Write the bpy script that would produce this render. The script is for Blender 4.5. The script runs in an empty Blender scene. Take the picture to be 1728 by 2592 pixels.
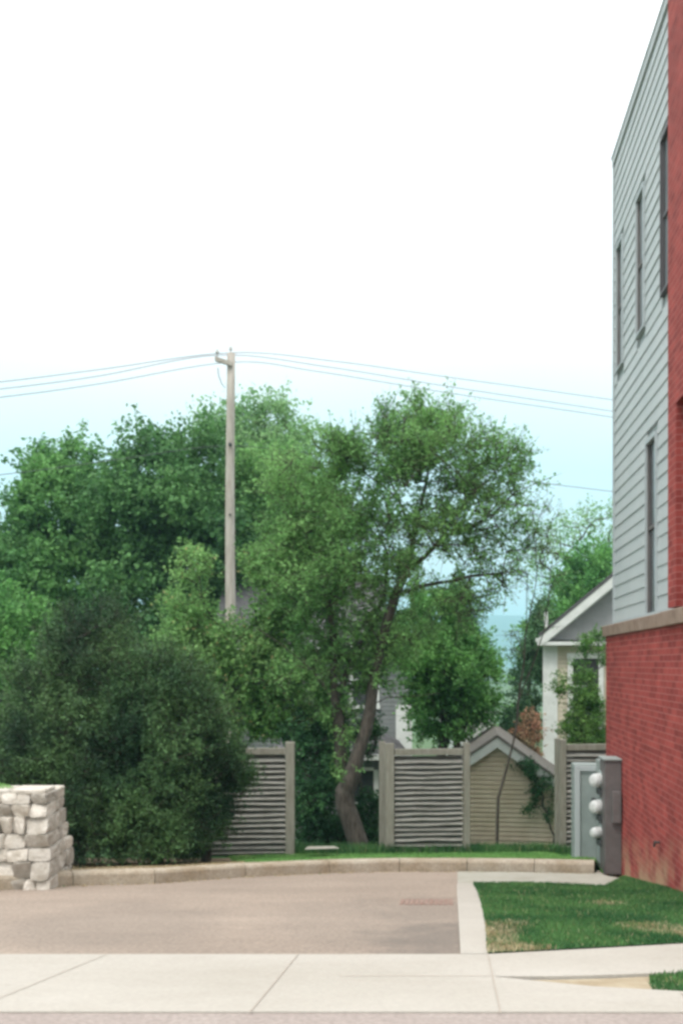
import bpy, bmesh, math, random
import numpy as np
from mathutils import Vector, Matrix
from mathutils.geometry import delaunay_2d_cdt

random.seed(7)
R = math.radians
sc = bpy.context.scene
C = sc.collection

# ------------------------------------------------------------------ camera
F, CX, HY, CZ = 2400.0, 864.0, 1680.0, 1.6      # focal in photo pixels, centre column, horizon row, eye height
cam_d = bpy.data.cameras.new('camera')
cam_d.sensor_fit = 'VERTICAL'
cam_d.sensor_height = 36.0
cam_d.lens = 36.0 * F / 2592.0
cam_d.shift_y = (HY - 1296.0) / 2592.0
cam_d.clip_start = 0.1
cam_d.clip_end = 20000
cam = bpy.data.objects.new('camera', cam_d)
C.objects.link(cam)
cam.location = (0, 0, CZ)
cam.rotation_euler = (R(90), 0, 0)
sc.camera = cam

# ------------------------------------------------------------------ world, sun, exposure
SUN_EL, SUN_AZ = R(58), R(215)     # azimuth clockwise from +Y
w = bpy.data.worlds.new('World')
sc.world = w
w.use_nodes = True
nt = w.node_tree
nt.nodes.clear()
out = nt.nodes.new('ShaderNodeOutputWorld')
sky = nt.nodes.new('ShaderNodeTexSky')
sky.sky_type = 'NISHITA'
sky.sun_disc = False
sky.sun_elevation = SUN_EL
sky.sun_rotation = SUN_AZ
sky.air_density = 1.0
sky.dust_density = 2.0
b1 = nt.nodes.new('ShaderNodeBackground')
b1.inputs['Strength'].default_value = 0.1
nt.links.new(sky.outputs[0], b1.inputs[0])
tc = nt.nodes.new('ShaderNodeTexCoord')
sep = nt.nodes.new('ShaderNodeSeparateXYZ')
nt.links.new(tc.outputs['Generated'], sep.inputs[0])
noi = nt.nodes.new('ShaderNodeTexNoise')
noi.inputs['Scale'].default_value = 2.2
noi.inputs['Detail'].default_value = 4
nt.links.new(tc.outputs['Generated'], noi.inputs['Vector'])
mm = nt.nodes.new('ShaderNodeMath'); mm.operation = 'MULTIPLY_ADD'
mm.inputs[1].default_value = 0.12
nt.links.new(noi.outputs['Fac'], mm.inputs[0])
nt.links.new(sep.outputs['Z'], mm.inputs[2])
ramp = nt.nodes.new('ShaderNodeValToRGB')
nt.links.new(mm.outputs[0], ramp.inputs[0])
e = ramp.color_ramp.elements
e[0].position = 0.0; e[0].color = (0.68, 0.78, 0.76, 1)
e[1].position = 0.48; e[1].color = (1.0, 1.0, 1.0, 1)
for p_, c_ in ((0.15, (0.74, 0.86, 0.86, 1)), (0.25, (0.69, 0.92, 0.98, 1)), (0.315, (0.84, 0.98, 1.0, 1)), (0.365, (0.98, 1.0, 1.0, 1))):
    q = e.new(p_); q.color = c_
b2 = nt.nodes.new('ShaderNodeBackground')
zs = nt.nodes.new('ShaderNodeMapRange')      # an overcast sky is brighter overhead than near the horizon
zs.interpolation_type = 'SMOOTHSTEP'
zs.inputs[1].default_value = 0.24; zs.inputs[2].default_value = 0.95; zs.inputs[3].default_value = 1.1; zs.inputs[4].default_value = 2.6
nt.links.new(sep.outputs['Z'], zs.inputs[0])
nt.links.new(zs.outputs[0], b2.inputs['Strength'])
nt.links.new(ramp.outputs[0], b2.inputs[0])
mx = nt.nodes.new('ShaderNodeMixShader')
mx.inputs[0].default_value = 0.85
nt.links.new(b1.outputs[0], mx.inputs[1]); nt.links.new(b2.outputs[0], mx.inputs[2])
nt.links.new(mx.outputs[0], out.inputs[0])

sd = bpy.data.lights.new('sun', 'SUN')
sd.energy = 1.4
sd.angle = R(14)
sd.color = (1.0, 0.96, 0.9)
sun = bpy.data.objects.new('sun', sd)
C.objects.link(sun)
sdir = Vector((math.sin(SUN_AZ) * math.cos(SUN_EL), math.cos(SUN_AZ) * math.cos(SUN_EL), math.sin(SUN_EL)))
sun.rotation_euler = sdir.to_track_quat('Z', 'Y').to_euler()
sun.location = (0, 0, 30)

sc.view_settings.view_transform = 'Standard'
sc.view_settings.look = 'None'
sc.view_settings.exposure = 0.40
sc.view_settings.gamma = 1
sc.render.engine = 'CYCLES'
sc.cycles.max_bounces = 7
sc.cycles.diffuse_bounces = 3
sc.cycles.transmission_bounces = 4
sc.cycles.transparent_max_bounces = 8
sc.cycles.volume_bounces = 0
sc.cycles.filter_width = 3.1
sc.cycles.use_denoising = True

# ------------------------------------------------------------------ helpers
def P(px, py, Y):
    return Vector(((px - CX) / F * Y, Y, CZ - (py - HY) / F * Y))
def sst(t):
    t = min(1.0, max(0.0, t)); return t * t * (3 - 2 * t)
def zg(X, Y):
    """height of the sloping site"""
    if Y < 4.31: return -0.015 * (4.31 - Y) * 0
    if Y < 40: z = -(Y - 4.31) * 0.132
    else: z = -35.69 * 0.132 - (1 - math.exp(-(Y - 40) / 12)) * 1.6
    z -= 0.27 * sst((X - 3.2) / .4) * sst((Y - 8.8) / 3.4) * (1 - sst((Y - 13.0) / 2.8))
    return z
def G(px, py, up=0.0):
    """ground point seen at a photo pixel"""
    lo, hi = 1.0, 60.0
    f = lambda Y: (CZ - (py - HY) / F * Y) - (zg((px - CX) / F * Y, Y) + up)
    for _ in range(50):
        m = (lo + hi) / 2
        if f(m) > 0: lo = m
        else: hi = m
    return P(px, py, (lo + hi) / 2)

def gxy_(px, py):
    p = G(px, py); return (p.x, p.y)
def tag(o, label=None, cat=None, group=None, kind=None):
    if label: o['label'] = label
    if cat: o['category'] = cat
    if group: o['group'] = group
    if kind: o['kind'] = kind
    return o
def empty(name, loc, label, cat, group=None, rz=0):
    o = bpy.data.objects.new(name, None)
    C.objects.link(o); o.location = loc; o.rotation_euler = (0, 0, rz)
    o.empty_display_size = 0.2
    return tag(o, label, cat, group)
def link(name, me, mat, parent=None):
    """mesh data is in world coordinates; keep it there under its parent"""
    o = bpy.data.objects.new(name, me)
    C.objects.link(o)
    if mat: me.materials.append(mat)
    if parent:
        o.parent = parent
        M = Matrix.Identity(4); q = parent; chain = []
        while q: chain.append(q); q = q.parent
        for q in reversed(chain):
            M = M @ q.matrix_parent_inverse @ Matrix.LocRotScale(q.location, q.rotation_euler, None)
        o.matrix_parent_inverse = M.inverted()
    return o
def bmobj(name, bm, mat, parent=None, smooth=False, bevel=0):
    me = bpy.data.meshes.new(name)
    bmesh.ops.recalc_face_normals(bm, faces=bm.faces)
    bm.to_mesh(me); bm.free()
    if smooth:
        me.polygons.foreach_set('use_smooth', [True] * len(me.polygons))
    o = link(name, me, mat, parent)
    if bevel:
        m = o.modifiers.new('bevel', 'BEVEL'); m.width = bevel; m.segments = 2; m.limit_method = 'ANGLE'
    return o
def hexa(bm, pts):
    """8 corner points: 4 bottom ccw, 4 top ccw"""
    v = [bm.verts.new(p) for p in pts]
    for f in ((0, 3, 2, 1), (4, 5, 6, 7), (0, 1, 5, 4), (1, 2, 6, 5), (2, 3, 7, 6), (3, 0, 4, 7)):
        bm.faces.new([v[i] for i in f])
def box(bm, x0, x1, y0, y1, z0, z1, M=None):
    p = [Vector(q) for q in ((x0, y0, z0), (x1, y0, z0), (x1, y1, z0), (x0, y1, z0), (x0, y0, z1), (x1, y0, z1), (x1, y1, z1), (x0, y1, z1))]
    if M: p = [M @ q for q in p]
    hexa(bm, p)
def cyl(bm, a, b, r0, r1=None, n=12, cap=True):
    a, b = Vector(a), Vector(b); r1 = r0 if r1 is None else r1
    d = (b - a).normalized()
    u = d.orthogonal().normalized(); v = d.cross(u)
    A = [bm.verts.new(a + (u * math.cos(t) + v * math.sin(t)) * r0) for t in [2 * math.pi * i / n for i in range(n)]]
    B = [bm.verts.new(b + (u * math.cos(t) + v * math.sin(t)) * r1) for t in [2 * math.pi * i / n for i in range(n)]]
    for i in range(n):
        bm.faces.new((A[i], A[(i + 1) % n], B[(i + 1) % n], B[i]))
    if cap:
        bm.faces.new(A); bm.faces.new(B)
def tube(bm, pts, r, n=6):
    rings = []
    pts = [Vector(p) for p in pts]
    for i, p in enumerate(pts):
        d = (pts[min(i + 1, len(pts) - 1)] - pts[max(i - 1, 0)]).normalized()
        u = d.cross(Vector((0, 0, 1)) if abs(d.z) < .8 else Vector((0, 1, 0))).normalized()
        v = d.cross(u)
        rings.append([bm.verts.new(p + (u * math.cos(2 * math.pi * k / n) + v * math.sin(2 * math.pi * k / n)) * (r[i] if isinstance(r, (list, tuple)) else r)) for k in range(n)])
    for i in range(len(rings) - 1):
        for k in range(n):
            bm.faces.new((rings[i][k], rings[i][(k + 1) % n], rings[i + 1][(k + 1) % n], rings[i + 1][k]))
    bm.faces.new(rings[0]); bm.faces.new(rings[-1])

def npmesh(name, V, Fq):
    """V (n,3), Fq (m,k) same-size faces"""
    me = bpy.data.meshes.new(name)
    V = np.asarray(V, dtype=np.float32); Fq = np.asarray(Fq, dtype=np.int32)
    k = Fq.shape[1]
    me.vertices.add(len(V)); me.vertices.foreach_set('co', V.ravel())
    me.loops.add(Fq.size); me.loops.foreach_set('vertex_index', Fq.ravel())
    me.polygons.add(len(Fq))
    me.polygons.foreach_set('loop_start', np.arange(0, Fq.size, k, dtype=np.int32))
    me.update(calc_edges=True)
    return me

# ------------------------------------------------------------------ materials
def mat(name, col, rough=0.85, c2=None, scale=8, detail=5, bump=0.0, bscale=None, stretch=None, spec=0.3, metal=0, island=0.0, lo=0.35, hi=0.65, speck=0):
    m = bpy.data.materials.new(name); m.use_nodes = True
    t = m.node_tree; N = t.nodes; L = t.links
    b = N['Principled BSDF']
    b.inputs['Roughness'].default_value = rough
    b.inputs['Specular IOR Level'].default_value = spec
    b.inputs['Metallic'].default_value = metal
    g = N.new('ShaderNodeNewGeometry')
    vec = g.outputs['Position']
    if stretch:
        mp = N.new('ShaderNodeMapping'); mp.inputs['Scale'].default_value = stretch
        L.new(vec, mp.inputs[0]); vec = mp.outputs[0]
    colout = None
    if c2:
        n = N.new('ShaderNodeTexNoise'); n.inputs['Scale'].default_value = scale; n.inputs['Detail'].default_value = detail
        n.inputs['Roughness'].default_value = 0.65
        L.new(vec, n.inputs['Vector'])
        mr = N.new('ShaderNodeMapRange'); mr.inputs[1].default_value = lo; mr.inputs[2].default_value = hi
        L.new(n.outputs['Fac'], mr.inputs[0])
        mix = N.new('ShaderNodeMix'); mix.data_type = 'RGBA'
        mix.inputs[6].default_value = (*col, 1); mix.inputs[7].default_value = (*c2, 1)
        L.new(mr.outputs[0], mix.inputs[0])
        colout = mix.outputs[2]
        if island:
            hs = N.new('ShaderNodeHueSaturation'); m1 = N.new('ShaderNodeMapRange')
            m1.inputs[3].default_value = 1 - island; m1.inputs[4].default_value = 1 + island
            L.new(g.outputs['Random Per Island'], m1.inputs[0]); L.new(m1.outputs[0], hs.inputs['Value']); L.new(colout, hs.inputs['Color'])
            colout = hs.outputs[0]
        if speck:
            n3 = N.new('ShaderNodeTexNoise'); n3.inputs['Scale'].default_value = 38; n3.inputs['Detail'].default_value = 3
            L.new(g.outputs['Position'], n3.inputs['Vector'])
            m3 = N.new('ShaderNodeMapRange'); m3.inputs[1].default_value = .3; m3.inputs[2].default_value = .7
            m3.inputs[3].default_value = 1 - speck; m3.inputs[4].default_value = 1 + speck
            h3 = N.new('ShaderNodeHueSaturation'); L.new(n3.outputs['Fac'], m3.inputs[0]); L.new(m3.outputs[0], h3.inputs['Value']); L.new(colout, h3.inputs['Color'])
            colout = h3.outputs[0]
        L.new(colout, b.inputs['Base Color'])
    else:
        b.inputs['Base Color'].default_value = (*col, 1)
    if bump:
        n2 = N.new('ShaderNodeTexNoise'); n2.inputs['Scale'].default_value = bscale or scale * 4; n2.inputs['Detail'].default_value = 4
        L.new(vec, n2.inputs['Vector'])
        bp = N.new('ShaderNodeBump'); bp.inputs['Strength'].default_value = 1; bp.inputs['Distance'].default_value = bump
        L.new(n2.outputs['Fac'], bp.inputs['Height']); L.new(bp.outputs[0], b.inputs['Normal'])
    return m

GAIN = 1.0
def leafmat(name, ca, cb, cc=None, trans=0.3, nscale=0.6):
    """ca..cb by clump-sized noise, brightness by leaf, a few leaves of cc"""
    ca = tuple(c * GAIN for c in ca); cb = tuple(c * GAIN for c in cb)
    m = bpy.data.materials.new(name); m.use_nodes = True
    t = m.node_tree; N = t.nodes; L = t.links; N.clear()
    o = N.new('ShaderNodeOutputMaterial')
    g = N.new('ShaderNodeNewGeometry')
    n = N.new('ShaderNodeTexNoise'); n.inputs['Scale'].default_value = nscale; n.inputs['Detail'].default_value = 3
    L.new(g.outputs['Position'], n.inputs['Vector'])
    mr = N.new('ShaderNodeMapRange'); mr.inputs[1].default_value = .38; mr.inputs[2].default_value = .62
    L.new(n.outputs['Fac'], mr.inputs[0])
    mix = N.new('ShaderNodeMix'); mix.data_type = 'RGBA'
    mix.inputs[6].default_value = (*ca, 1); mix.inputs[7].default_value = (*cb, 1)
    L.new(mr.outputs[0], mix.inputs[0])
    col = mix.outputs[2]
    if cc:
        gt = N.new('ShaderNodeMath'); gt.operation = 'GREATER_THAN'; gt.inputs[1].default_value = .975
        L.new(g.outputs['Random Per Island'], gt.inputs[0])
        m2 = N.new('ShaderNodeMix'); m2.data_type = 'RGBA'; m2.inputs[7].default_value = (*cc, 1)
        L.new(gt.outputs[0], m2.inputs[0]); L.new(col, m2.inputs[6]); col = m2.outputs[2]
    hs = N.new('ShaderNodeHueSaturation')
    m1 = N.new('ShaderNodeMapRange'); m1.inputs[3].default_value = .65; m1.inputs[4].default_value = 1.4
    L.new(g.outputs['Random Per Island'], m1.inputs[0]); L.new(m1.outputs[0], hs.inputs['Value']); L.new(col, hs.inputs['Color'])
    d = N.new('ShaderNodeBsdfPrincipled'); d.inputs['Roughness'].default_value = .6; d.inputs['Specular IOR Level'].default_value = .25
    tr = N.new('ShaderNodeBsdfTranslucent')
    L.new(hs.outputs[0], d.inputs['Base Color']); L.new(hs.outputs[0], tr.inputs['Color'])
    ms = N.new('ShaderNodeMixShader'); ms.inputs[0].default_value = trans
    L.new(d.outputs[0], ms.inputs[1]); L.new(tr.outputs[0], ms.inputs[2]); L.new(ms.outputs[0], o.inputs[0])
    return m

def brickmat(name, wall=True):
    m = bpy.data.materials.new(name); m.use_nodes = True
    t = m.node_tree; N = t.nodes; L = t.links
    b = N['Principled BSDF']; b.inputs['Roughness'].default_value = .9; b.inputs['Specular IOR Level'].default_value = .2
    g = N.new('ShaderNodeNewGeometry'); s = N.new('ShaderNodeSeparateXYZ'); L.new(g.outputs['Position'], s.inputs[0])
    c = N.new('ShaderNodeCombineXYZ')
    ad = N.new('ShaderNodeMath'); ad.operation = 'ADD'; L.new(s.outputs['X'], ad.inputs[0]); L.new(s.outputs['Y'], ad.inputs[1])
    L.new(ad.outputs[0], c.inputs[0]); L.new(s.outputs['Z'], c.inputs[1])
    br = N.new('ShaderNodeTexBrick')
    br.inputs['Scale'].default_value = 1; br.inputs['Brick Width'].default_value = .203; br.inputs['Row Height'].default_value = .0677
    br.inputs['Mortar Size'].default_value = .0055; br.inputs['Mortar Smooth'].default_value = .3; br.inputs['Bias'].default_value = 0
    br.inputs['Color1'].default_value = (.355, .068, .057, 1); br.inputs['Color2'].default_value = (.225, .040, .036, 1)
    br.inputs['Mortar'].default_value = (.37, .13, .115, 1)
    L.new(c.outputs[0], br.inputs['Vector'])
    n = N.new('ShaderNodeTexNoise'); n.inputs['Scale'].default_value = 3.0; n.inputs['Detail'].default_value = 6
    L.new(g.outputs['Position'], n.inputs['Vector'])
    mr = N.new('ShaderNodeMapRange'); mr.inputs[1].default_value = .3; mr.inputs[2].default_value = .7; mr.inputs[3].default_value = .85; mr.inputs[4].default_value = 1.15
    L.new(n.outputs['Fac'], mr.inputs[0])
    hs = N.new('ShaderNodeHueSaturation'); L.new(mr.outputs[0], hs.inputs['Value']); L.new(br.outputs['Color'], hs.inputs['Color'])
    # tan soil splash and efflorescence low on the wall
    n2 = N.new('ShaderNodeTexNoise'); n2.inputs['Scale'].default_value = 2.2; n2.inputs['Detail'].default_value = 5
    L.new(g.outputs['Position'], n2.inputs['Vector'])
    # height above the sloping lawn = z + .132*(y-4.31)
    k = N.new('ShaderNodeMath'); k.operation = 'MULTIPLY_ADD'; k.inputs[1].default_value = .18; L.new(s.outputs['Y'], k.inputs[0])
    kz = N.new('ShaderNodeMath'); kz.operation = 'ADD'; kz.inputs[1].default_value = -.87; L.new(s.outputs['Z'], kz.inputs[0]); L.new(kz.outputs[0], k.inputs[2])
    mh = N.new('ShaderNodeMapRange'); mh.inputs[1].default_value = .0; mh.inputs[2].default_value = .72; mh.inputs[3].default_value = 1; mh.inputs[4].default_value = 0
    L.new(k.outputs[0], mh.inputs[0])
    mu = N.new('ShaderNodeMath'); mu.operation = 'MULTIPLY'; L.new(mh.outputs[0], mu.inputs[0])
    mn = N.new('ShaderNodeMapRange'); mn.inputs[1].default_value = .36; mn.inputs[2].default_value = .56; L.new(n2.outputs['Fac'], mn.inputs[0]); L.new(mn.outputs[0], mu.inputs[1])
    mix = N.new('ShaderNodeMix'); mix.data_type = 'RGBA'; mix.inputs[7].default_value = (.50, .36, .22, 1)
    L.new(mu.outputs[0], mix.inputs[0]); L.new(hs.outputs[0], mix.inputs[6])
    L.new(mix.outputs[2], b.inputs['Base Color'])
    bp = N.new('ShaderNodeBump'); bp.inputs['Distance'].default_value = .004; bp.invert = True
    L.new(br.outputs['Fac'], bp.inputs['Height']); L.new(bp.outputs[0], b.inputs['Normal'])
    return m

M = {}
M['asphalt'] = mat('asphalt', (0.239, 0.190, 0.153), .9, (0.328, 0.262, 0.211), 0.9, speck=.2, stretch=(.4, 1, 1), detail=8, bump=.004, bscale=90, lo=.3, hi=.7)
_t = M['asphalt'].node_tree; _b = _t.nodes['Principled BSDF']; _src = _b.inputs['Base Color'].links[0].from_socket
def _stain(src, x, y, r, k, sc_):
    N = _t.nodes; L = _t.links
    g = N.new('ShaderNodeNewGeometry'); n = N.new('ShaderNodeTexNoise'); n.inputs['Scale'].default_value = sc_; n.inputs['Detail'].default_value = 6
    L.new(g.outputs['Position'], n.inputs['Vector'])
    mp = N.new('ShaderNodeMapping'); mp.inputs['Location'].default_value = (-x, -y * .6, 0); mp.inputs['Scale'].default_value = (1, .6, 0)
    L.new(g.outputs['Position'], mp.inputs[0])
    ln = N.new('ShaderNodeVectorMath'); ln.operation = 'LENGTH'; L.new(mp.outputs[0], ln.inputs[0])
    a = N.new('ShaderNodeMath'); a.operation = 'MULTIPLY_ADD'; a.inputs[1].default_value = -1.2; L.new(n.outputs['Fac'], a.inputs[0]); L.new(ln.outputs['Value'], a.inputs[2])
    m = N.new('ShaderNodeMapRange'); m.inputs[1].default_value = r - .6; m.inputs[2].default_value = r - .6 + .45; m.inputs[3].default_value = k; m.inputs[4].default_value = 0
    L.new(a.outputs[0], m.inputs[0])
    x_ = N.new('ShaderNodeMix'); x_.data_type = 'RGBA'; x_.inputs[7].default_value = (.10, .09, .08, 1)
    L.new(m.outputs[0], x_.inputs[0]); L.new(src, x_.inputs[6]); return x_.outputs[2]
for _a in ((*gxy_(1125, 2375), .22, .5, 3.5), (*gxy_(1090, 2300), .25, .3, 3.0), (*gxy_(300, 2340), .5, .22, 1.6), (*gxy_(900, 2330), .5, .18, 1.6)):
    _src = _stain(_src, *_a)
_t.links.new(_src, _b.inputs['Base Color'])
M['street'] = mat('street asphalt', (0.266, 0.220, 0.198), .9, (0.312, 0.266, 0.239), 1.2, 8, .004, 90, speck=.15)
M['concrete'] = mat('concrete', (0.341, 0.309, 0.265), .85, (0.414, 0.381, 0.338), 1.1, 8, .002, 60, speck=.06, stretch=(.5, 1, 1), lo=.3, hi=.7)
M['oldconcrete'] = mat('weathered concrete', (0.290, 0.229, 0.158), .9, (0.405, 0.352, 0.282), 2.5, 8, .003, 60, speck=.18)
M['path'] = mat('path concrete', (0.312, 0.296, 0.242), .9, (0.390, 0.374, 0.320), 3, 6, .003, 60)
M['joint'] = mat('joint', (.36, .305, .255), .9)
M['stain'] = mat('oil stain', (0.205, 0.179, 0.163), .9, (0.274, 0.232, 0.201), 3, 5, lo=.42, hi=.58)
M['soil'] = mat('soil', (.16, .105, .07), .95, (.30, .215, .14), 6, 8, .02, 40)
M['dirt'] = mat('bare dirt', (0.281, 0.218, 0.140), .95, (0.390, 0.328, 0.234), 5, 8, .01, 40)
M['turf'] = mat('turf', (.035, .10, .035), .95, (.07, .15, .05), 3, 8, .02, 40)
M['land'] = mat('land', (.05, .10, .04), .95, (.09, .14, .06), .05, 8)
M['brick'] = brickmat('red brick')
M['siding'] = mat('grey siding', (0.400, 0.432, 0.432), .6, (0.440, 0.468, 0.469), 1.5, 5)
M['sidingtrim'] = mat('grey trim', (.36, .40, .41), .6, (.40, .44, .45), 2, 4)
M['ledge'] = mat('cast stone', (0.246, 0.168, 0.127), .9, (0.352, 0.255, 0.202), 5, 8, .004, 50)
M['glass'] = mat('dark glass', (.05, .055, .06), .12, spec=.6)
M['dullglass'] = mat('window glass', (.16, .19, .2), .2, (.2, .23, .24), 2, 2, spec=.5)
M['bronze'] = mat('bronze frame', (.09, .085, .09), .5)
M['metalgrey'] = mat('painted grey steel', (0.246, 0.282, 0.267), .55, (0.295, 0.334, 0.318), 4, 5)
M['metalbrown'] = mat('weathered grey steel', (0.117, 0.105, 0.101), .6, (0.156, 0.140, 0.136), 4, 5)
M['metaldark'] = mat('dark steel', (.06, .065, .065), .6)
M['meterglass'] = mat('meter glass', (.62, .62, .60), .25, (.5, .5, .49), 25, 2, spec=.6)
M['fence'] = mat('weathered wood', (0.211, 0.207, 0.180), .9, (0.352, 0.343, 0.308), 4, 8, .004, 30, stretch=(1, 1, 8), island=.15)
M['fenceback'] = mat('shade-painted back boards', (0.098, 0.098, 0.088), .95, (0.156, 0.153, 0.137), 4, 8, .004, 30, stretch=(1, 1, 8), island=.15)  # fence wood darkened: shade between the slats is put into the colour
M['fencepost'] = mat('weathered post', (.22, .205, .165), .9, (.30, .29, .24), 4, 8, .004, 30, stretch=(6, 6, 1))
M['creamwall'] = mat('cream siding', (.52, .46, .35), .8, (.60, .54, .42), 2, 5)
M['tanwall'] = mat('tan siding', (.62, .51, .37), .8, (.72, .61, .47), 3, 6)
M['white'] = mat('white paint', (.60, .61, .58), .6, (.70, .71, .68), 4, 6)
M['greywall'] = mat('grey clapboard', (0.170, 0.183, 0.178), .8, (0.230, 0.242, 0.238), 2, 5)
M['shingle'] = mat('roof shingle', (0.068, 0.068, 0.071), .95, (0.116, 0.112, 0.112), 9, 6, .01, 30)
M['shingle2'] = mat('brown shingle', (0.136, 0.120, 0.108), .95, (0.208, 0.192, 0.168), 9, 6, .01, 30)
M['gable'] = mat('gable board', (.24, .245, .25), .8, (.30, .30, .305), 3, 5)
M['pole'] = mat('pole wood', (0.336, 0.297, 0.252), .9, (0.470, 0.431, 0.381), 3, 8, .01, 20, stretch=(5, 5, .6))
M['bark'] = mat('bark', (.05, .042, .034), .95, (.125, .108, .09), 7, 8, .02, 18, stretch=(3, 3, .8))
M['darkbark'] = mat('dark bark', (.055, .05, .04), .95, (.10, .09, .075), 7, 8, .02, 18, stretch=(3, 3, .8))
M['stone'] = mat('wall stone', (0.327, 0.284, 0.229), .9, (0.563, 0.517, 0.457), 7, 9, .02, 18, island=.26, lo=.3, hi=.6)
M['wire'] = mat('cable', (.06, .065, .07), .6)
M['insul'] = mat('porcelain', (.45, .45, .43), .3)
M['rust'] = mat('rusty iron', (0.196, 0.109, 0.081), .9, (0.306, 0.228, 0.190), 20, 5)
M['hill'] = mat('far woodland', (.035, .07, .04), 1, (.06, .10, .05), .02, 6)

M['lf_maple'] = leafmat('maple leaves', (.088, .22, .07), (.165, .35, .105), trans=.34, nscale=.45)
M['lf_maple2'] = leafmat('maple leaves deep', (.07, .175, .06), (.13, .28, .09), trans=.32, nscale=.5)
M['lf_main'] = leafmat('elder leaves', (.13, .29, .09), (.23, .43, .14), trans=.45, nscale=.8)
M['lf_pale'] = leafmat('pale leaves', (.18, .35, .135), (.27, .44, .2), trans=.45, nscale=.8)
M['lf_light'] = leafmat('light leaves', (.15, .32, .09), (.25, .44, .15), (.34, .30, .14), trans=.42, nscale=1.0)
M['lf_round'] = leafmat('round tree leaves', (.09, .25, .068), (.16, .36, .095), trans=.35, nscale=.8)
M['lf_cedar'] = leafmat('cedar sprays', (.024, .060, .027), (.10, .19, .068), trans=.2, nscale=1.3)
M['lf_cedar2'] = leafmat('cedar sprays light', (.025, .068, .028), (.108, .215, .072), trans=.2, nscale=1.3)
M['lf_conifer'] = leafmat('conifer needles', (.045, .12, .05), (.09, .19, .08), trans=.15, nscale=.8)
M['lf_red'] = leafmat('reddish leaves', (.42, .20, .13), (.30, .26, .14), trans=.3, nscale=2.)
M['lf_vine'] = leafmat('vine leaves', (.08, .20, .045), (.18, .33, .08), trans=.35, nscale=1.5)
M['lf_ivy'] = leafmat('ivy leaves', (.03, .10, .04), (.06, .16, .055), trans=.2, nscale=2.)
M['grass'] = leafmat('grass blades', (.042, .125, .042), (.095, .21, .065), (.22, .22, .10), trans=.25, nscale=1.8)
M['grass2'] = leafmat('bright green grass blades', (.14, .32, .085), (.23, .43, .13), trans=.3, nscale=2.5)
M['straw'] = leafmat('straw', (.36, .28, .15), (.46, .39, .25), (.1, .16, .05), trans=.2, nscale=5)

# ------------------------------------------------------------------ setting: ground sheets
def sheet(name, poly, up, m, step=0.3, kind='structure', label=None, zf=zg, thick=0):
    """poly: list of (x,y); draped on the ground"""
    poly = [Vector((p[0], p[1])) for p in poly]
    # densify the outline
    ring = []
    for i, a in enumerate(poly):
        b = poly[(i + 1) % len(poly)]
        n = max(1, int((b - a).length / step))
        for k in range(n): ring.append(a.lerp(b, k / n))
    nb = len(ring)
    def inside(p):
        c = False
        for i in range(nb):
            a, b = ring[i], ring[(i + 1) % nb]
            if (a.y > p.y) != (b.y > p.y) and p.x < (b.x - a.x) * (p.y - a.y) / (b.y - a.y) + a.x: c = not c
        return c
    xs = [p.x for p in ring]; ys = [p.y for p in ring]
    pts = list(ring)
    x = min(xs) + step / 2
    while x < max(xs):
        y = min(ys) + step / 2
        while y < max(ys):
            q = Vector((x, y))
            if inside(q) and min((q - r).length for r in ring) > step * .35: pts.append(q)
            y += step
        x += step
    vs, es, fs, *_ = delaunay_2d_cdt(pts, [(i, (i + 1) % nb) for i in range(nb)], [list(range(nb))], 1, 1e-5)
    me = bpy.data.meshes.new(name)
    V = [(v.x, v.y, zf(v.x, v.y) + up) for v in vs]
    me.from_pydata(V, [], [list(f) for f in fs])
    bm = bmesh.new(); bm.from_mesh(me)
    bmesh.ops.recalc_face_normals(bm, faces=bm.faces)
    if bm.faces and sum(f.normal.z for f in bm.faces) < 0: bmesh.ops.reverse_faces(bm, faces=bm.faces)
    if thick:
        be = [e_ for e_ in bm.edges if e_.is_boundary]
        r = bmesh.ops.extrude_edge_only(bm, edges=be)
        for v in [g_ for g_ in r['geom'] if isinstance(g_, bmesh.types.BMVert)]: v.co.z -= thick
    bm.to_mesh(me); bm.free()
    o = link(name, me, m)
    o['kind'] = kind
    if label: o['label'] = label
    return o

# the land itself: one sheet out to the horizon, a little under the pavings
ys = [-60, -30, -10, 0, 2, 4.31] + [4.31 + .6 * i for i in range(1, 28)] + [21, 24, 28, 33, 40, 46, 55, 70, 100, 160, 300, 600, 1200, 2400, 5000]
xs = [-5000, -2000, -800, -300, -120, -60, -35, -24, -18, -14] + [-12 + .75 * i for i in range(0, 33)] + [14, 18, 24, 35, 60, 120, 300, 800, 2000, 5000]
V = [(x, y, zg(x, y) - .035) for y in ys for x in xs]
nx = len(xs)
Fq = [(j * nx + i, j * nx + i + 1, (j + 1) * nx + i + 1, (j + 1) * nx + i) for j in range(len(ys) - 1) for i in range(nx - 1)]
land = link('ground', npmesh('ground', V, Fq), M['land']); land['kind'] = 'structure'

def gxy(px, py): 
    p = G(px, py); return (p.x, p.y)

# street, sidewalk
YS0 = 4.36; YS1 = 5.85
sheet('street', [(-30, -12), (30, -12), (30, YS0), (-30, YS0)], .006, M['street'], 1.5)
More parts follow.
